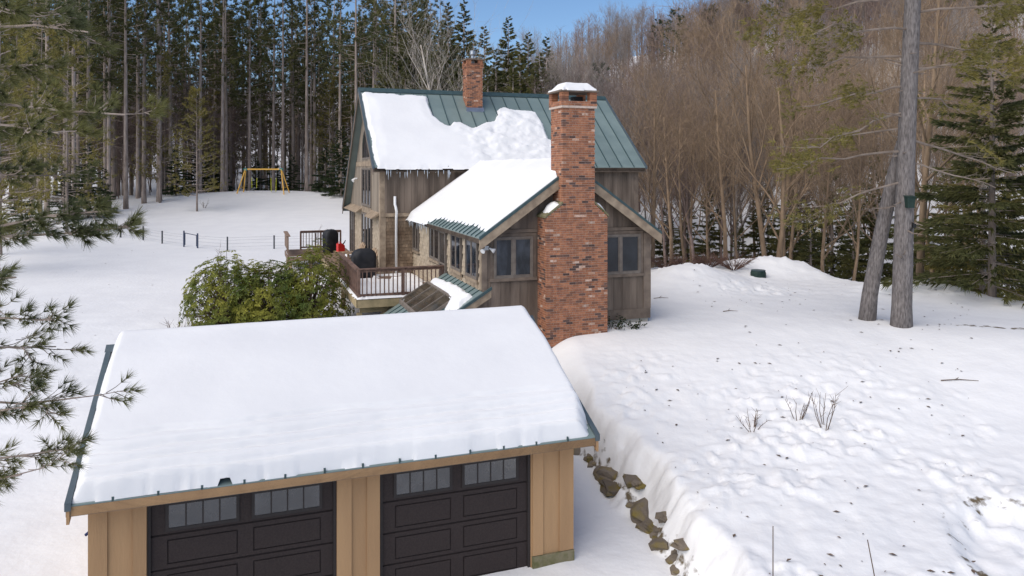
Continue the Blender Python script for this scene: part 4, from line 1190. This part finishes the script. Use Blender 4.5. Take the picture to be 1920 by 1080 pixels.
def tall_pine(seed, h, bark='bark_pine', needle='needle_red', base=0.5, label='', group='', spread=2.3, dens=1.0, blade=(0.42, 0.055), dead=10):
    r = random.Random(seed); tr, cr = MB(), MB()
    sway = Vector((r.uniform(-.3, .3), r.uniform(-.3, .3), 0))
    R = 0.0078 * h
    pt = lambda t: sway * (t * t) + Vector((0, 0, h * t))
    tr.tube([pt(t) - Vector((0, 0, .4 if t == 0 else 0)) for t in (0, .04, .2, .45, .7, .88, 1)], [R * 1.25, R, R * .88, R * .72, R * .45, R * .22, .015], 8)
    for i in range(dead):                        # dead stubs on the bare trunk
        t = r.uniform(.15, base + .1); a = r.uniform(0, 6.28); L = r.uniform(.5, 1.8)
        p = pt(t); d = Vector((math.cos(a), math.sin(a), r.uniform(-.35, .1)))
        tr.tube([p, p + d * L * .5, p + d * L + Vector((0, 0, -.12 * L))], [.022, .016, .006], 3, False)
    nb = int(52 * dens)
    for i in range(nb):
        t = base + (1 - base) * ((i + r.random()) / nb)
        f = (t - base) / (1 - base)
        L = spread * (0.45 + 0.75 * math.sin(math.pi * min(1, .25 + f * .72))) * r.uniform(.65, 1.15) * (1 - f * .45)
        a = r.uniform(0, 6.28)
        d = Vector((math.cos(a), math.sin(a), r.uniform(-.1, .25) + f * .35))
        p0 = pt(t); p1 = p0 + d * L * .55; p2 = p0 + d * L + Vector((0, 0, .12 * L))
        tr.tube([p0, p1, p2], [.035 * (1 - f * .5), .024, .008], 3, False)
        for k in range(int(9 * dens)):
            s = r.uniform(.4, 1.05)
            q = p0.lerp(p1, s / .55) if s < .55 else p1.lerp(p2, (s - .55) / .45)
            q = q + rdir(r) * .42 * r.random() * (.4 + L / 3)
            tuft(cr, q, Vector((d.x * .6, d.y * .6, .7)) + rdir(r) * .4, 10, blade[0], blade[1] * 1.3, 1.1, r)
    root = thing('red_pine' if needle == 'needle_red' else 'white_pine', label, 'pine tree', group=group)
    return finish_tree(root, tr, cr, bark, needle)
def spruce(seed, h, needle='needle_dark', label='', group='', rad=0.24, base=.05, blade=(0.30, 0.06), name='spruce_tree'):
    r = random.Random(seed); tr, cr = MB(), MB()
    tr.tube([(0, 0, -.3), (0, 0, h * .5), (0, 0, h)], [.012 * h + .03, .007 * h + .02, .01], 7)
    nb = int(40 + h * 10)
    for i in range(nb):
        t = base + (1 - base) * (i + r.random()) / nb
        L = h * rad * (1.02 - t) * r.uniform(.75, 1.15) + .12
        a = r.uniform(0, 6.28); d = Vector((math.cos(a), math.sin(a), -.22 + .5 * t))
        p0 = Vector((0, 0, h * t)); p2 = p0 + d * L + Vector((0, 0, .06 * L))
        tr.tube([p0, p2], [.02, .005], 3, False)
        n = int(6 + L * 10)
        for k in range(n):
            s = (k + .5) / n
            q = p0.lerp(p2, .15 + .88 * s)
            side = Vector((-d.y, d.x, 0)) * r.uniform(-1, 1) * L * .30 * (1.15 - s)
            tuft(cr, q + side, d * .8 + side * .6 + Vector((0, 0, -.15)), 8, blade[0] * min(1.4, .3 + .45 * L), blade[1] * 1.35 * min(1, .45 + .4 * L), .8, r)
    root = thing(name, label, 'spruce tree', group=group)
    return finish_tree(root, tr, cr, 'bark_pine', needle)
def bare_tree(seed, h, bark='bark_brown', label='', group='', stems=1, twigs=1.0, wide=0.38, r0=None, name='bare_tree', up=.55, first=.28):
    r = random.Random(seed); tr, tw = MB(), MB()
    def branch(p, d, L, R, lev):
        n = 4 if lev < 2 else 3
        pts = [p]; q = p.copy(); dd = d.copy()
        for i in range(n - 1):
            dd = (dd + rdir(r) * (.10 if lev == 0 else .22) + Vector((0, 0, .10 * up if lev else .02))).normalized()
            q = q + dd * L / (n - 1); pts.append(q.copy())
        rad = [R * (1 - .72 * i / (n - 1)) for i in range(n)]
        (tr if lev < 3 else tw).tube(pts, rad, 7 if lev == 0 else 4 if lev == 1 else 3, lev == 0)
        if lev >= 4:
            return
        kids = [11, 7, 5, 4][lev]
        if lev >= 2:
            kids = max(2, int(kids * twigs))
        for k in range(kids):
            s = (first if lev == 0 else .2) + (.98 - (first if lev == 0 else .2)) * (k + r.random()) / kids
            j = min(int(s * (n - 1)), n - 2); f = s * (n - 1) - j
            o = pts[j].lerp(pts[j + 1], f)
            out = rdir(r); out = (out - dd * out.dot(dd)).normalized()
            nd = (dd * .75 + out * r.uniform(.5, .95) + Vector((0, 0, up * .5))).normalized()
            branch(o, nd, L * (r.uniform(.38, .58) if lev == 0 else r.uniform(.4, .62)) * (1.15 - .5 * s if lev == 0 else 1), max(R * (1 - .7 * s) * .5, .008 if lev < 3 else .007), lev + 1)
    R = r0 or .0105 * h
    for s in range(stems):
        a = 6.28 * s / stems + r.random(); tilt = 0 if stems == 1 else .16
        branch(Vector((math.cos(a) * .12 * (stems > 1), math.sin(a) * .12 * (stems > 1), -.3)), Vector((math.cos(a) * tilt + r.uniform(-.05, .05), math.sin(a) * tilt + r.uniform(-.05, .05), 1)).normalized(), h * r.uniform(.85, 1), R * (1 if stems == 1 else .8), 0)
    root = thing(name, label, 'tree', group=group)
    kids = [tr.build('trunk', bark, root, True)]
    kids.append(tw.build('crown', bark, root))
    KIDS[root.name] = kids
    return root

used = set()
def put(proto, x, y, rz, sc, label=None, group=None, dz=0.0):
    """the first use moves the prototype itself, later uses copy it"""
    z = Hs(x, y) + dz
    if proto.name not in used:
        used.add(proto.name)
        proto.location = (x, y, z); proto.rotation_euler = (0, 0, rz)
        proto.scale = (sc, sc, sc) if not hasattr(sc, '__len__') else sc
        if label: proto['label'] = label
        if group: proto['group'] = group
        return proto
    return copy_thing(proto, (x, y, z), rz, sc, label, group)
R_ = random.Random(99)
in_view = lambda x, y, mg=60: y > 3 and -960 - mg < 1400 * x / y < 960 + mg

# tall red pines behind the lawn
LP_ = 'tall slender red pine with bare lower trunk in the wood behind the lawn'
GP_ = 'red pines behind the lawn'
pines = [tall_pine(100 + i, h, base=b, label=LP_, group=GP_, spread=s, dead=14) for i, (h, b, s) in enumerate(((25, .40, 2.4), (23, .34, 2.2), (27, .36, 2.6), (24, .26, 2.4), (22, .46, 2.1)))]
edge = lambda x: np.interp(x, [-80, -60, -46, -36, -31, -26, -14, -4, 4], [34, 46, 54, 62, 73, 83, 86, 80, 72])
n = 0; tries = 0
pts_ = []
while n < 190 and tries < 6000:
    tries += 1
    y = R_.uniform(40, 150); x = R_.uniform(-.72, -.10) * y + R_.uniform(-2, 2)
    if y < edge(x) + 1 or not in_view(x, y, 30) or y > edge(x) + 62:
        continue
    if any((x - a) ** 2 + (y - b) ** 2 < 2.6 for a, b in pts_):
        continue
    pts_.append((x, y))
    put(pines[n % 5], x, y, R_.uniform(0, 6.28), R_.uniform(.85, 1.15)); n += 1
# the same wood closes the view behind the camera (seen only mirrored in the panes)
for k in range(34):
    x = -75 + 150 * (k + R_.random()) / 34
    put(pines[k % 5], x, R_.uniform(-90, -62), R_.uniform(0, 6.28), R_.uniform(.85, 1.1), 'tall red pine of the wood on the far side of the drive', 'red pines across the drive')
# front rank with thicker grey trunks
LQ = 'thick pale-barked pine at the edge of the lawn'
big_pine = [tall_pine(120 + i, h, base=.5, label=LQ, group='pines along the lawn edge', spread=2.6, dead=22) for i, h in enumerate((26, 27))]
for i, (px, y) in enumerate(((139, 61), (236, 66), (270, 70), (298, 71), (404, 86), (575, 85), (590, 88), (88, 60), (637, 80), (668, 74), (740, 72), (700, 82))):
    put(big_pine[i % 2], (px - 960) / 1400 * y, y, R_.uniform(0, 6.28), R_.uniform(.95, 1.1))
# olive white pines reaching low, nearer on the left
LW = 'olive white pine with low feathery boughs at the left edge of the lawn'
wp = [tall_pine(130 + i, h, needle='needle_olive', base=.12, label=LW, group='white pines left of the lawn', spread=2.6, dens=1.5, blade=(.34, .03), dead=4) for i, h in enumerate((13, 16))]
for i, (x, y, s) in enumerate(((-25.5, 37, 1.0), (-29.5, 43, 1.0), (-31, 52, 1.05), (-36, 57, 1.0), (-27, 64, .8), (-21.5, 88, .9), (-11, 88, .95), (-33, 70, .9))):
    put(wp[i % 2], x, y, R_.uniform(0, 6.28), s)
LM = 'half-grown olive pine among the tall trunks of the pine wood'
mid_p = [tall_pine(135 + i, h, needle='needle_olive', base=.2, label=LM, group='half-grown pines in the pine wood', spread=2.2, dens=1.1, blade=(.40, .04), dead=4) for i, h in enumerate((12, 14))]
LN = 'thin leafless sapling in the brown thicket behind the pine trunks'
sap = [bare_tree(137 + i, h, 'bark_brown', LN, 'saplings in the pine wood', twigs=1.0, r0=.06, name='bare_sapling', up=.5, first=.12) for i, h in enumerate((9, 11, 10))]
n = 0; tries = 0
while n < 175 and tries < 6000:
    tries += 1
    y = R_.uniform(60, 150); x = R_.uniform(-.72, -.08) * y
    if y < edge(x) + (6 if n < 45 else 14) or y > edge(x) + 75 or not in_view(x, y, 20):
        continue
    if n < 45:
        put(mid_p[n % 2], x, y, R_.uniform(0, 6.28), R_.uniform(.75, 1.15))
    else:
        put(sap[n % 3], x, y, R_.uniform(0, 6.28), R_.uniform(.8, 1.25))
    n += 1
# dark young spruces under the pines
LS_ = 'dark young spruce under the pines at the edge of the lawn'
sp = [spruce(140 + i, h, label=LS_, group='young spruces along the lawn edge', rad=.30) for i, h in enumerate((5.5, 4.2))]
for i, (px, y, s) in enumerate(((165, 60, 1.1), (195, 64, .9), (330, 76, .9), (365, 82, 1.2), (395, 84, 1.0), (420, 85, .8), (548, 86, .8), (610, 80, 1.2), (640, 76, 1.3), (40, 52, 1.0), (120, 58, .8), (480, 88, 1.0), (515, 89, .9))):
    put(sp[i % 2], (px - 960) / 1400 * y, y, R_.uniform(0, 6.28), s)
# conifers behind the house
LC = 'dense mid-green conifer rising behind the house roof'
cf = [spruce(150 + i, h, needle='needle_mid', label=LC, group='conifers behind the house', rad=.20, base=.12, blade=(.42, .07), name='conifer_tree') for i, h in enumerate((19, 16))]
for i, (px, y, top) in enumerate(((775, 76, 20), (800, 66, 95), (822, 70, 40), (840, 74, 8), (870, 78, 2), (888, 66, 75), (908, 72, 50), (930, 64, 95), (953, 70, 32), (975, 62, 80), (990, 68, 62), (1012, 66, 100), (1025, 74, 70), (1040, 70, 118), (760, 62, 120), (860, 60, 118), (915, 58, 128), (745, 70, 50), (962, 56, 120), (725, 64, 90), (1003, 60, 125))):
    x = (px - 960) / 1400 * y
    put(cf[i % 2], x, y, R_.uniform(0, 6.28), (7.15 + (318 - top) / 1400 * y - Hs(x, y)) / (19, 16)[i % 2])
LD = 'tall open-branched white pine against the sky above the far wood'
wp2 = [tall_pine(160 + i, h, needle='needle_dark', base=.35, label=LD, group='skyline pines', spread=3.2, dens=1.1, blade=(.5, .07)) for i, h in enumerate((19, 17))]
for i, (px, y, s) in enumerate(((1022, 105, .9), (1078, 112, 1.12), (1125, 116, 1.12), (1050, 110, .9), (1265, 150, .95), (1330, 150, .95), (1235, 160, .8), (1395, 150, .9))):
    put(wp2[i % 2], (px - 960) / 1400 * y, y, R_.uniform(0, 6.28), s)
LB = 'pale slender bare tree standing among the conifers behind the house'
pb = bare_tree(170, 17, 'bark_birch', LB, 'pale bare trees behind the house', wide=.3, twigs=.7)
for px, y, s in ((848, 56, 1.0), (818, 58, .7), (775, 60, .85)):
    put(pb, (px - 960) / 1400 * y, y, R_.uniform(0, 6.28), s)
# bare hardwoods on the hillside
LH = 'leafless slender hardwood in the wood on the hillside'
GH = 'leafless hillside trees'
hw = [bare_tree(180 + i, h, ('bark_brown', 'bark_mid', 'bark_brown', 'bark_tan')[i], LH, GH, twigs=1.6, up=.9) for i, h in enumerate((14, 15.5, 13, 14.5))]
n = 0; tries = 0; pts_ = []
while n < 295 and tries < 9000:
    tries += 1
    y = 52 + 130 * R_.random() ** 1.15
    x = R_.uniform(-.02, .70) * y
    if x < .07 * y and y < 95:
        continue
    if any((x - a) ** 2 + (y - b) ** 2 < 5.5 for a, b in pts_):
        continue
    pts_.append((x, y))
    put(hw[n % 4], x, y, R_.uniform(0, 6.28), R_.uniform(.8, 1.15)); n += 1
# the wood goes on up the far slope, too far to tell single trees apart
r = random.Random(515); fw = MB()
for k in range(620):
    y = r.uniform(115, 260); x = r.uniform(.06, .74) * y
    z = Hs(x, y); h = r.uniform(10, 16)
    fw.tube([(x, y, z - .5), (x + r.uniform(-.4, .4), y, z + h * .6), (x + r.uniform(-.8, .8), y, z + h)], [.16, .09, .02], 3, False)
    for q in range(46):
        t = r.uniform(.18, .95); L = h * r.uniform(.12, .34) * (1.2 - t * .6)
        d = Vector((r.uniform(-1, 1), r.uniform(-1, 1), r.uniform(.5, 1.6))).normalized()
        p = Vector((x, y, z + h * t)); w = d.cross(rdir(r)).normalized() * r.uniform(.03, .06)
        fw.tri(p - w, p + w, p + d * L)
        e = p + d * L * .5; d2 = (d + rdir(r) * .7).normalized(); w2 = d2.cross(rdir(r)).normalized() * .03
        fw.tri(e - w2, e + w2, e + d2 * L * .6)
fo = fw.build('far_wood', 'bark_brown')
tag(fo, 'far brown leafless wood covering the upper hillside', 'wood', kind='stuff')
# nearer tan-barked hardwoods at the edge of the yard
LT = 'tan-barked leafless tree at the wood edge beyond the ploughed bank'
tt = [bare_tree(190 + i, h, 'bark_tan', LT, 'tan trees at the wood edge', twigs=1.1, r0=rr, up=.5, first=.3) for i, (h, rr) in enumerate(((15, .17), (14, .13)))]
for i, (px, y, s) in enumerate(((1222, 42, .8), (1290, 44, .8), (1362, 43, .9), (1395, 46, .8), (1540, 43, .8), (1590, 40, .8), (1722, 31, 1.0), (1765, 34, .9), (1260, 50, .9), (1330, 52, .9), (1480, 50, .9), (1630, 46, .9), (1850, 40, .9))):
    put(tt[i % 2], (px - 960) / 1400 * y, y, R_.uniform(0, 6.28), s)
mt = bare_tree(195, 13.5, 'bark_tan', 'tan tree forking into several orange-brown stems behind the ploughed bank', None, stems=3, r0=.21, twigs=1.0, name='forked_tree')
put(mt, (1448 - 960) / 1400 * 40.5, 40.5, .4, 1.0)
# green understorey conifers on the right
LU = 'soft green hemlock growing among the bare trees beyond the yard'
hm = [spruce(200 + i, h, needle='needle_mid', label=LU, group='hemlocks beyond the yard', rad=.26, base=.08, blade=(.30, .05), name='hemlock_tree') for i, h in enumerate((9, 7))]
for i, (px, y, s) in enumerate(((1330, 62, .9), (1385, 58, .8), (1480, 56, 1.0), (1520, 47, .9), (1560, 52, 1.1), (1600, 48, 1.0), (1640, 55, 1.2), (1250, 66, .9), (1430, 66, 1.0), (1700, 50, 1.1), (1500, 70, 1.2), (1290, 74, 1.0), (1780, 52, 1.2), (1890, 50, 1.2))):
    put(hm[i % 2], (px - 960) / 1400 * y, y, R_.uniform(0, 6.28), s)
ds = spruce(210, 10.5, needle='needle_red', label='big dark spruce with drooping boughs at the right edge of the yard', rad=.36, base=.04, blade=(.27, .05))
del ds['category']; ds['category'] = 'spruce tree'
put(ds, 18.0, 28.0, .3, (1.0, 1.0, 1.0))
ds2 = spruce(211, 9.0, needle='needle_olive', label='yellow-green conifer standing behind the big dark spruce', rad=.27, base=.1, blade=(.28, .04), name='conifer_tree')
put(ds2, 20.5, 32.5, .3, 1.2)

# ------------------------------------------------------------------ the twin-trunked pine in the yard
r = random.Random(303)
tw_ = thing('twin_pine', 'tall grey twin-trunked pine standing alone in the snowy yard', 'pine tree', (11.83, 22.7, Hs(11.83, 22.7)))
tr, cr = MB(), MB()
tz = tw_.location.z
def P(px, py, y=22.7):
    return Vector(((px - 960) / 1400 * y - 11.83, y - 22.7, 7.15 - (py - 318) / 1400 * y - tz))
main = [Vector((0, 0, -.4)), Vector((.02, 0, .6)), Vector((.10, 0, 3.5)), Vector((.20, 0, 6.5)), Vector((.36, 0, 10)), Vector((.5, .1, 15)), Vector((.5, .1, 21))]
rad = [.34, .285, .265, .245, .225, .17, .04]
t_ob = MB(); t_ob.tube(main, rad, 16)
second = [Vector((-.62, .95, -.4)), Vector((-.52, .9, .8)), Vector((-.25, .7, 2.8)), Vector((.0, .42, 4.6)), Vector((.15, .22, 5.6))]
s_ob = MB(); s_ob.tube(second, [.28, .235, .215, .20, .16], 14)
br = MB()
def trunk_at(z):
    for a, b in zip(main, main[1:]):
        if a.z <= z <= b.z:
            return a.lerp(b, (z - a.z) / (b.z - a.z))
    return main[-1]
def limb(z, ang, L, R, rise, foliage, droop=.15, sub=6):
    p = trunk_at(z); d = Vector((math.cos(ang), math.sin(ang), 0))
    pts = []; q = p.copy()
    for i in range(7):
        t = i / 6
        pts.append(p + d * L * t + Vector((0, 0, rise * L * t - droop * L * t * t)) + (rdir(r) * .07 * L * t if i else Vector()))
    br.tube(pts, [R * (1 - .85 * i / 6) + .005 for i in range(7)], 6)
    for k in range(sub):
        s = r.uniform(.25, 1); j = min(int(s * 6), 5); o = pts[j].lerp(pts[j + 1], s * 6 - j)
        out = (d * .7 + Vector((-d.y, d.x, 0)) * r.choice((-1, 1)) * r.uniform(.4, 1) + Vector((0, 0, r.uniform(-.3, .2)))).normalized()
        l2 = L * r.uniform(.18, .38)
        e = o + out * l2 + Vector((0, 0, -.06 * l2)); mid = o.lerp(e, .5) + rdir(r) * .06 * l2
        br.tube([o, mid, e], [R * .4, R * .25, .004], 4, False)
        for _ in range(3):
            s3 = r.uniform(.2, 1); o3 = o.lerp(e, s3); e3 = o3 + (out + rdir(r) * .9).normalized() * l2 * .45
            br.tube([o3, e3], [R * .18, .003], 3, False)
            if foliage:
                for _k in range(int(foliage * 2.2)):
                    q = o3.lerp(e3, r.uniform(.3, 1.1)) + rdir(r) * .22
                    tuft(cr, q, (out + rdir(r) * .5), 9, .22, .02, .9, r)
for z, ang, L, R, rise, fol in ((3.6, 2.9, 1.0, .03, .05, 0), (4.4, 3.3, 3.1, .05, -.18, 3), (5.0, -.3, 2.4, .04, -.25, 0), (5.3, 3.05, 3.6, .05, .0, 5), (5.7, .15, 3.6, .05, -.2, 1), (6.0, 2.6, 2.6, .04, -.05, 4),
                               (6.5, 3.3, 3.4, .05, -.22, 2), (6.9, .4, 2.8, .04, .05, 3), (7.3, 3.0, 3.0, .05, -.1, 4), (7.8, -.2, 3.2, .05, .1, 6), (8.2, 2.8, 3.6, .05, .05, 4), (8.6, .3, 4.0, .055, .08, 8),
                               (9.0, 3.4, 4.2, .05, .05, 6), (9.5, -.4, 4.0, .05, .1, 8), (10, 2.7, 4.5, .055, .02, 7), (10.6, .2, 4.2, .05, .0, 7), (11.2, 3.2, 4.6, .05, .0, 7), (11.8, 1.6, 4.0, .05, .0, 7), (12.4, 4.4, 4.0, .05, .0, 7),
                               (13, 2.4, 4.2, .05, .05, 7), (13.6, .6, 4.2, .05, .05, 7), (14.4, 3.6, 4.0, .05, .1, 7), (15.2, 5.4, 3.6, .05, .1, 7), (16, 1.2, 3.4, .045, .15, 7), (17, 3, 3.0, .04, .2, 7), (18, 5, 2.6, .04, .25, 7), (19, 1, 2.0, .03, .3, 7), (20, 4, 1.6, .03, .4, 7)):
    limb(z, ang, L, R * .7, rise, fol, sub=8)
for k in range(26):                              # snapped dead stubs
    z = r.uniform(1.8, 9); a = r.uniform(0, 6.28); p = trunk_at(z); d = Vector((math.cos(a), math.sin(a), r.uniform(-.2, .3)))
    L = r.uniform(.3, 1.1); br.tube([p, p + d * L * .6, p + d * L + rdir(r) * .12], [.03, .02, .008], 5)
t_ob.build('trunk', 'bark_grey', tw_, True); s_ob.build('trunk', 'bark_grey', tw_, True)
br.build('dead_limbs', 'dead_branch', tw_); cr.build('crown', 'needle_olive', tw_)
# bat box and trail camera strapped to the trunk
nb = thing('nest_box', 'dark green wooden nest box fixed to the twin pine trunk', 'nest box', (11.83 + .08, 22.7 - .29, tz + 3.6))
MB().hexa([(-.10, -.13, 0), (.10, -.13, 0), (.10, .02, 0), (-.10, .02, 0), (-.12, -.16, .31), (.12, -.16, .31), (.12, .05, .34), (-.12, .05, .34)]).build('box_body', 'green_box', nb)
MB().hexa([(-.14, -.19, .315), (.14, -.19, .315), (.14, .06, .35), (-.14, .06, .35), (-.14, -.19, .335), (.14, -.19, .335), (.14, .06, .37), (-.14, .06, .37)]).build('box_roof', 'green_box', nb)
tc_ = thing('trail_camera', 'small black camera bracket fixed below the nest box', 'camera', (11.83 + .24, 22.7 - .25, tz + 3.0))
MB().box(-.05, .05, -.06, .06, 0, .16).build('camera_body', 'black', tc_)
MB().tube([(0, .0, .05), (-.10, -.02, -.10)], .03, 6).build('mount_arm', 'black', tc_)

# ------------------------------------------------------------------ white pine boughs close to the camera on the left
r = random.Random(404)
fx, fy = -6.9, 6.4
fg = thing('near_pine', 'white pine close by on the left, its long-needled boughs reaching in', 'pine tree', (fx, fy, Hs(fx, fy)))
fz = fg.location.z
tk = MB().tube([(0, 0, -.3), (0, 0, 4), (.05, 0, 8), (.1, 0, 13)], [.30, .25, .19, .05], 12)
tk.build('trunk', 'bark_grey', fg, True)
br, cr = MB(), MB()
def bough(z, tip, droop=.0, R=.022, side=7, dens=1.0):
    """a bough from the trunk at world height z to the world point tip"""
    p0 = Vector((0, 0, z - fz)); p3 = Vector(tip) - Vector((fx, fy, fz))
    pts = []
    for i in range(8):
        t = i / 7
        pts.append(p0.lerp(p3, t) + Vector((0, 0, -droop * math.sin(math.pi * t))) + (rdir(r) * .035 if 0 < i < 7 else Vector()))
    br.tube(pts, [R * (1 - .8 * i / 7) + .002 for i in range(8)], 6)
    d = (p3 - p0).normalized()
    def twig(o, dr, l, lev):
        m_ = o + dr * l * .5 + rdir(r) * .04 * l; e = o + dr * l + Vector((0, 0, .10 * l))
        br.tube([o, m_, e], [.007 if lev == 0 else .004, .005 if lev == 0 else .003, .0022], 4, False)
        dd = (e - m_).normalized()
        tuft(cr, e, dd, int(60 * dens), .12, .0052, .85, r)
        tuft(cr, e - dd * .05, dd, int(34 * dens), .11, .0052, 1.2, r)
        if lev < 1:
            for _ in range(5):
                s = r.uniform(.25, .9); oo = o.lerp(e, s)
                twig(oo, (dr + rdir(r) * .75).normalized(), l * r.uniform(.3, .5), lev + 1)
    for k in range(side):
        s = .30 + .68 * (k + r.random()) / side; j = min(int(s * 7), 6); o = pts[j].lerp(pts[j + 1], s * 7 - j)
        lat = Vector((-d.y, d.x, 0)) * (1 if k % 2 else -1) + Vector((0, 0, r.uniform(-.5, .6)))
        twig(o, (d * .8 + lat * r.uniform(.4, .8)).normalized(), r.uniform(.28, .6) * (1.15 - .4 * s), 0)
    twig(pts[-2], d, .25, 0)
def W(px, py, y):
    return ((px - 960) / 1400 * y, y, 7.15 - (py - 318) / 1400 * y)
for z, tip, dr, sd in ((7.3, W(245, 425, 6.4), .35, 9), (7.0, W(205, 395, 6.0), .22, 7), (8.3, W(235, 215, 6.2), .1, 8), (8.0, W(110, 250, 5.8), .1, 8), (8.7, W(165, 60, 6.6), .05, 8), (8.9, W(60, 30, 6.0), .0, 8), (8.3, W(80, 120, 6.8), .1, 8), (7.6, W(60, 330, 7.0), .15, 8),
                         (6.2, W(95, 600, 6.2), .12, 7), (6.4, W(30, 520, 5.9), .1, 5), (5.7, W(150, 745, 6.2), .22, 8), (5.9, W(105, 650, 6.8), .15, 8), (5.2, W(140, 840, 6.4), .30, 8), (5.4, W(60, 760, 6.0), .2, 7), (4.7, W(40, 890, 5.9), .2, 6), (5.0, W(50, 700, 7.2), .2, 7)):
    bough(z, tip, dr, side=sd + (4 if z > 6.8 else 2), dens=.8 if z > 6.8 else .5)
br.build('limbs', 'bark_pine', fg); cr.build('crown', 'needle_near', fg)

# ------------------------------------------------------------------ rhododendrons by the deck
def rhodo(label, a, b, rx, ry, h, n, seed):
    x, y = hw_(a, b); r = random.Random(seed)
    z = Hs(x, y)
    t = thing('rhododendron', label, 'shrub', (x, y, z), 0, 'rhododendrons beside the deck')
    st, lf = MB(), MB()
    for i in range(n):
        u = r.uniform(0, 6.28); v = r.random()
        ph = math.acos(1 - v * 1.05)
        k = r.uniform(.8, 1.03) * (1 + .16 * float(fbm(np.array([math.cos(u) * 1.5 + seed]), np.array([math.sin(u) * 1.5 + ph * 1.3]), seed, 2)[0]) * 2)
        p = Vector((rx * math.sin(ph) * math.cos(u) * k, ry * math.sin(ph) * math.sin(u) * k, .25 + (h - .25) * max(math.cos(ph), 0) ** .8 * k))
        if r.random() < .16:
            p = p * r.uniform(.55, .85)
        nrm = Vector((p.x / rx, p.y / ry, .9 * p.z / h + .15)).normalized()
        if i % 5 == 0:
            st.tube([Vector((r.uniform(-.2, .2), r.uniform(-.2, .2), -.1)), p * .55 + Vector((0, 0, .1)), p], [.022, .014, .006], 4, False)
        for k2 in range(9):
            t2 = 2 * math.pi * k2 / 9 + r.random(); uu = nrm.orthogonal().normalized(); vv = nrm.cross(uu)
            d = (uu * math.cos(t2) + vv * math.sin(t2)) * .8 + nrm * .35 + Vector((0, 0, -.55))
            d.normalize(); L = r.uniform(.11, .17); w = d.cross(nrm).normalized() * L * .17
            q = p + rdir(r) * .02
            mid = q + d * L * .5 + nrm * .012; e = q + d * L
            n0 = len(lf.v)
            lf.v += [tuple(q), tuple(mid + w), tuple(e), tuple(mid - w)]
            lf.f += [(n0, n0 + 1, n0 + 2), (n0, n0 + 2, n0 + 3)]
    st.build('stems', 'twig', t); lf.build('foliage', 'leaf', t)
    return t
rhodo('dark-leaved rhododendron at the lawn end of the row beside the deck', -8.75, 7.4, 1.6, 1.6, 2.5, 900, 1)
rhodo('yellow-green rhododendron in the middle of the row beside the deck', -7.5, 6.7, 1.45, 1.4, 2.35, 800, 2)
rhodo('broad rhododendron touching the deck railing', -6.1, 6.8, 1.45, 1.7, 2.75, 900, 3)
# bare stems at the foot of the row, and other leafless shrubs
def shrub(label, x, y, h, n, spread, seed, mat='twig', name='bare_shrub', sub=4, R=.011):
    r = random.Random(seed); m = MB()
    for i in range(n):
        a = r.uniform(0, 6.28); d = Vector((math.cos(a) * spread, math.sin(a) * spread, 1)).normalized()
        L = h * r.uniform(.6, 1.05); o = Vector((math.cos(a) * .05, math.sin(a) * .05, -.08))
        pts = [o, o + d * L * .5 + rdir(r) * .06 * h, o + d * L + rdir(r) * .08 * h]
        m.tube(pts, [R, R * .7, R * .35], 4, False)
        for k in range(sub):
            s = r.uniform(.35, 1); q = pts[0].lerp(pts[1], s * 2) if s < .5 else pts[1].lerp(pts[2], s * 2 - 1)
            e = q + (d + rdir(r) * .8).normalized() * L * r.uniform(.15, .35)
            m.tube([q, e], [R * .5, R * .22], 3, False)
    t = tag(m.build(name, mat), label, 'shrub'); t.location = (x, y, Hs(x, y))
    return t
shrub('low twiggy shrub with fallen leaves on the snow slope', 5.35, 16.6, .55, 8, .7, 1)
shrub('first upright leafless shrub of a pair on the snow slope', 6.5, 17.0, .72, 6, .32, 2)
shrub('second taller leafless shrub of a pair on the snow slope', 6.95, 16.6, .98, 7, .28, 3)
shrub('brown bare stems at the foot of the rhododendrons', *hw_(-10.3, 6.2), .95, 12, .5, 4, 'brush')
shrub('small leafless bush on the lawn before the pines', -27.2, 66, .8, 9, .5, 5)
shrub('thin leafless sapling on the lawn behind the deck', *hw_(-9.5, 19.5), 1.5, 3, .12, 6)
shrub('dry-leaved shrub stem rising behind the far deck railing', *hw_(-4.6, 22.0), 2.0, 5, .25, 7, 'brush')
for k, (x, y) in enumerate(((8.0, 34.3), (9.0, 34.0), (9.9, 33.4), (7.2, 35.0))):
    s_ = shrub('tangled red-brown brush pile poking from snow behind the house', x, y, 1.15, 60, 1.5, 20 + k, 'brush', 'brush_pile', 5, .013)
    s_['group'] = 'brush behind the house'
def leafy(label, x, y, seed):
    r = random.Random(seed); t = thing('evergreen_sprig', label, 'shrub', (x, y, Hs(x, y)))
    st, lf = MB(), MB()
    for i in range(9):
        a = r.uniform(0, 6.28); d = Vector((math.cos(a) * .9, math.sin(a) * .9, r.uniform(.2, .8))).normalized(); L = r.uniform(.25, .6)
        st.tube([(0, 0, -.05), d * L], [.008, .004], 4, False)
        for k in range(12):
            q = d * L * r.uniform(.3, 1.05) + rdir(r) * .05; e = q + rdir(r, .2) * .085; w = (e - q).cross(rdir(r)).normalized() * .022
            lf.quad(q, q.lerp(e, .5) + w, e, q.lerp(e, .5) - w)
    st.build('stems', 'twig', t); lf.build('foliage', 'leaf_dark', t)
x, y = hw_(2.25, -.45); leafy('dark evergreen sprigs in the snow against the brick chimney foot', x, y, 1)
x, y = hw_(2.9, -.55); leafy('dark evergreen sprigs in the snow under the right-hand window', x, y, 2)
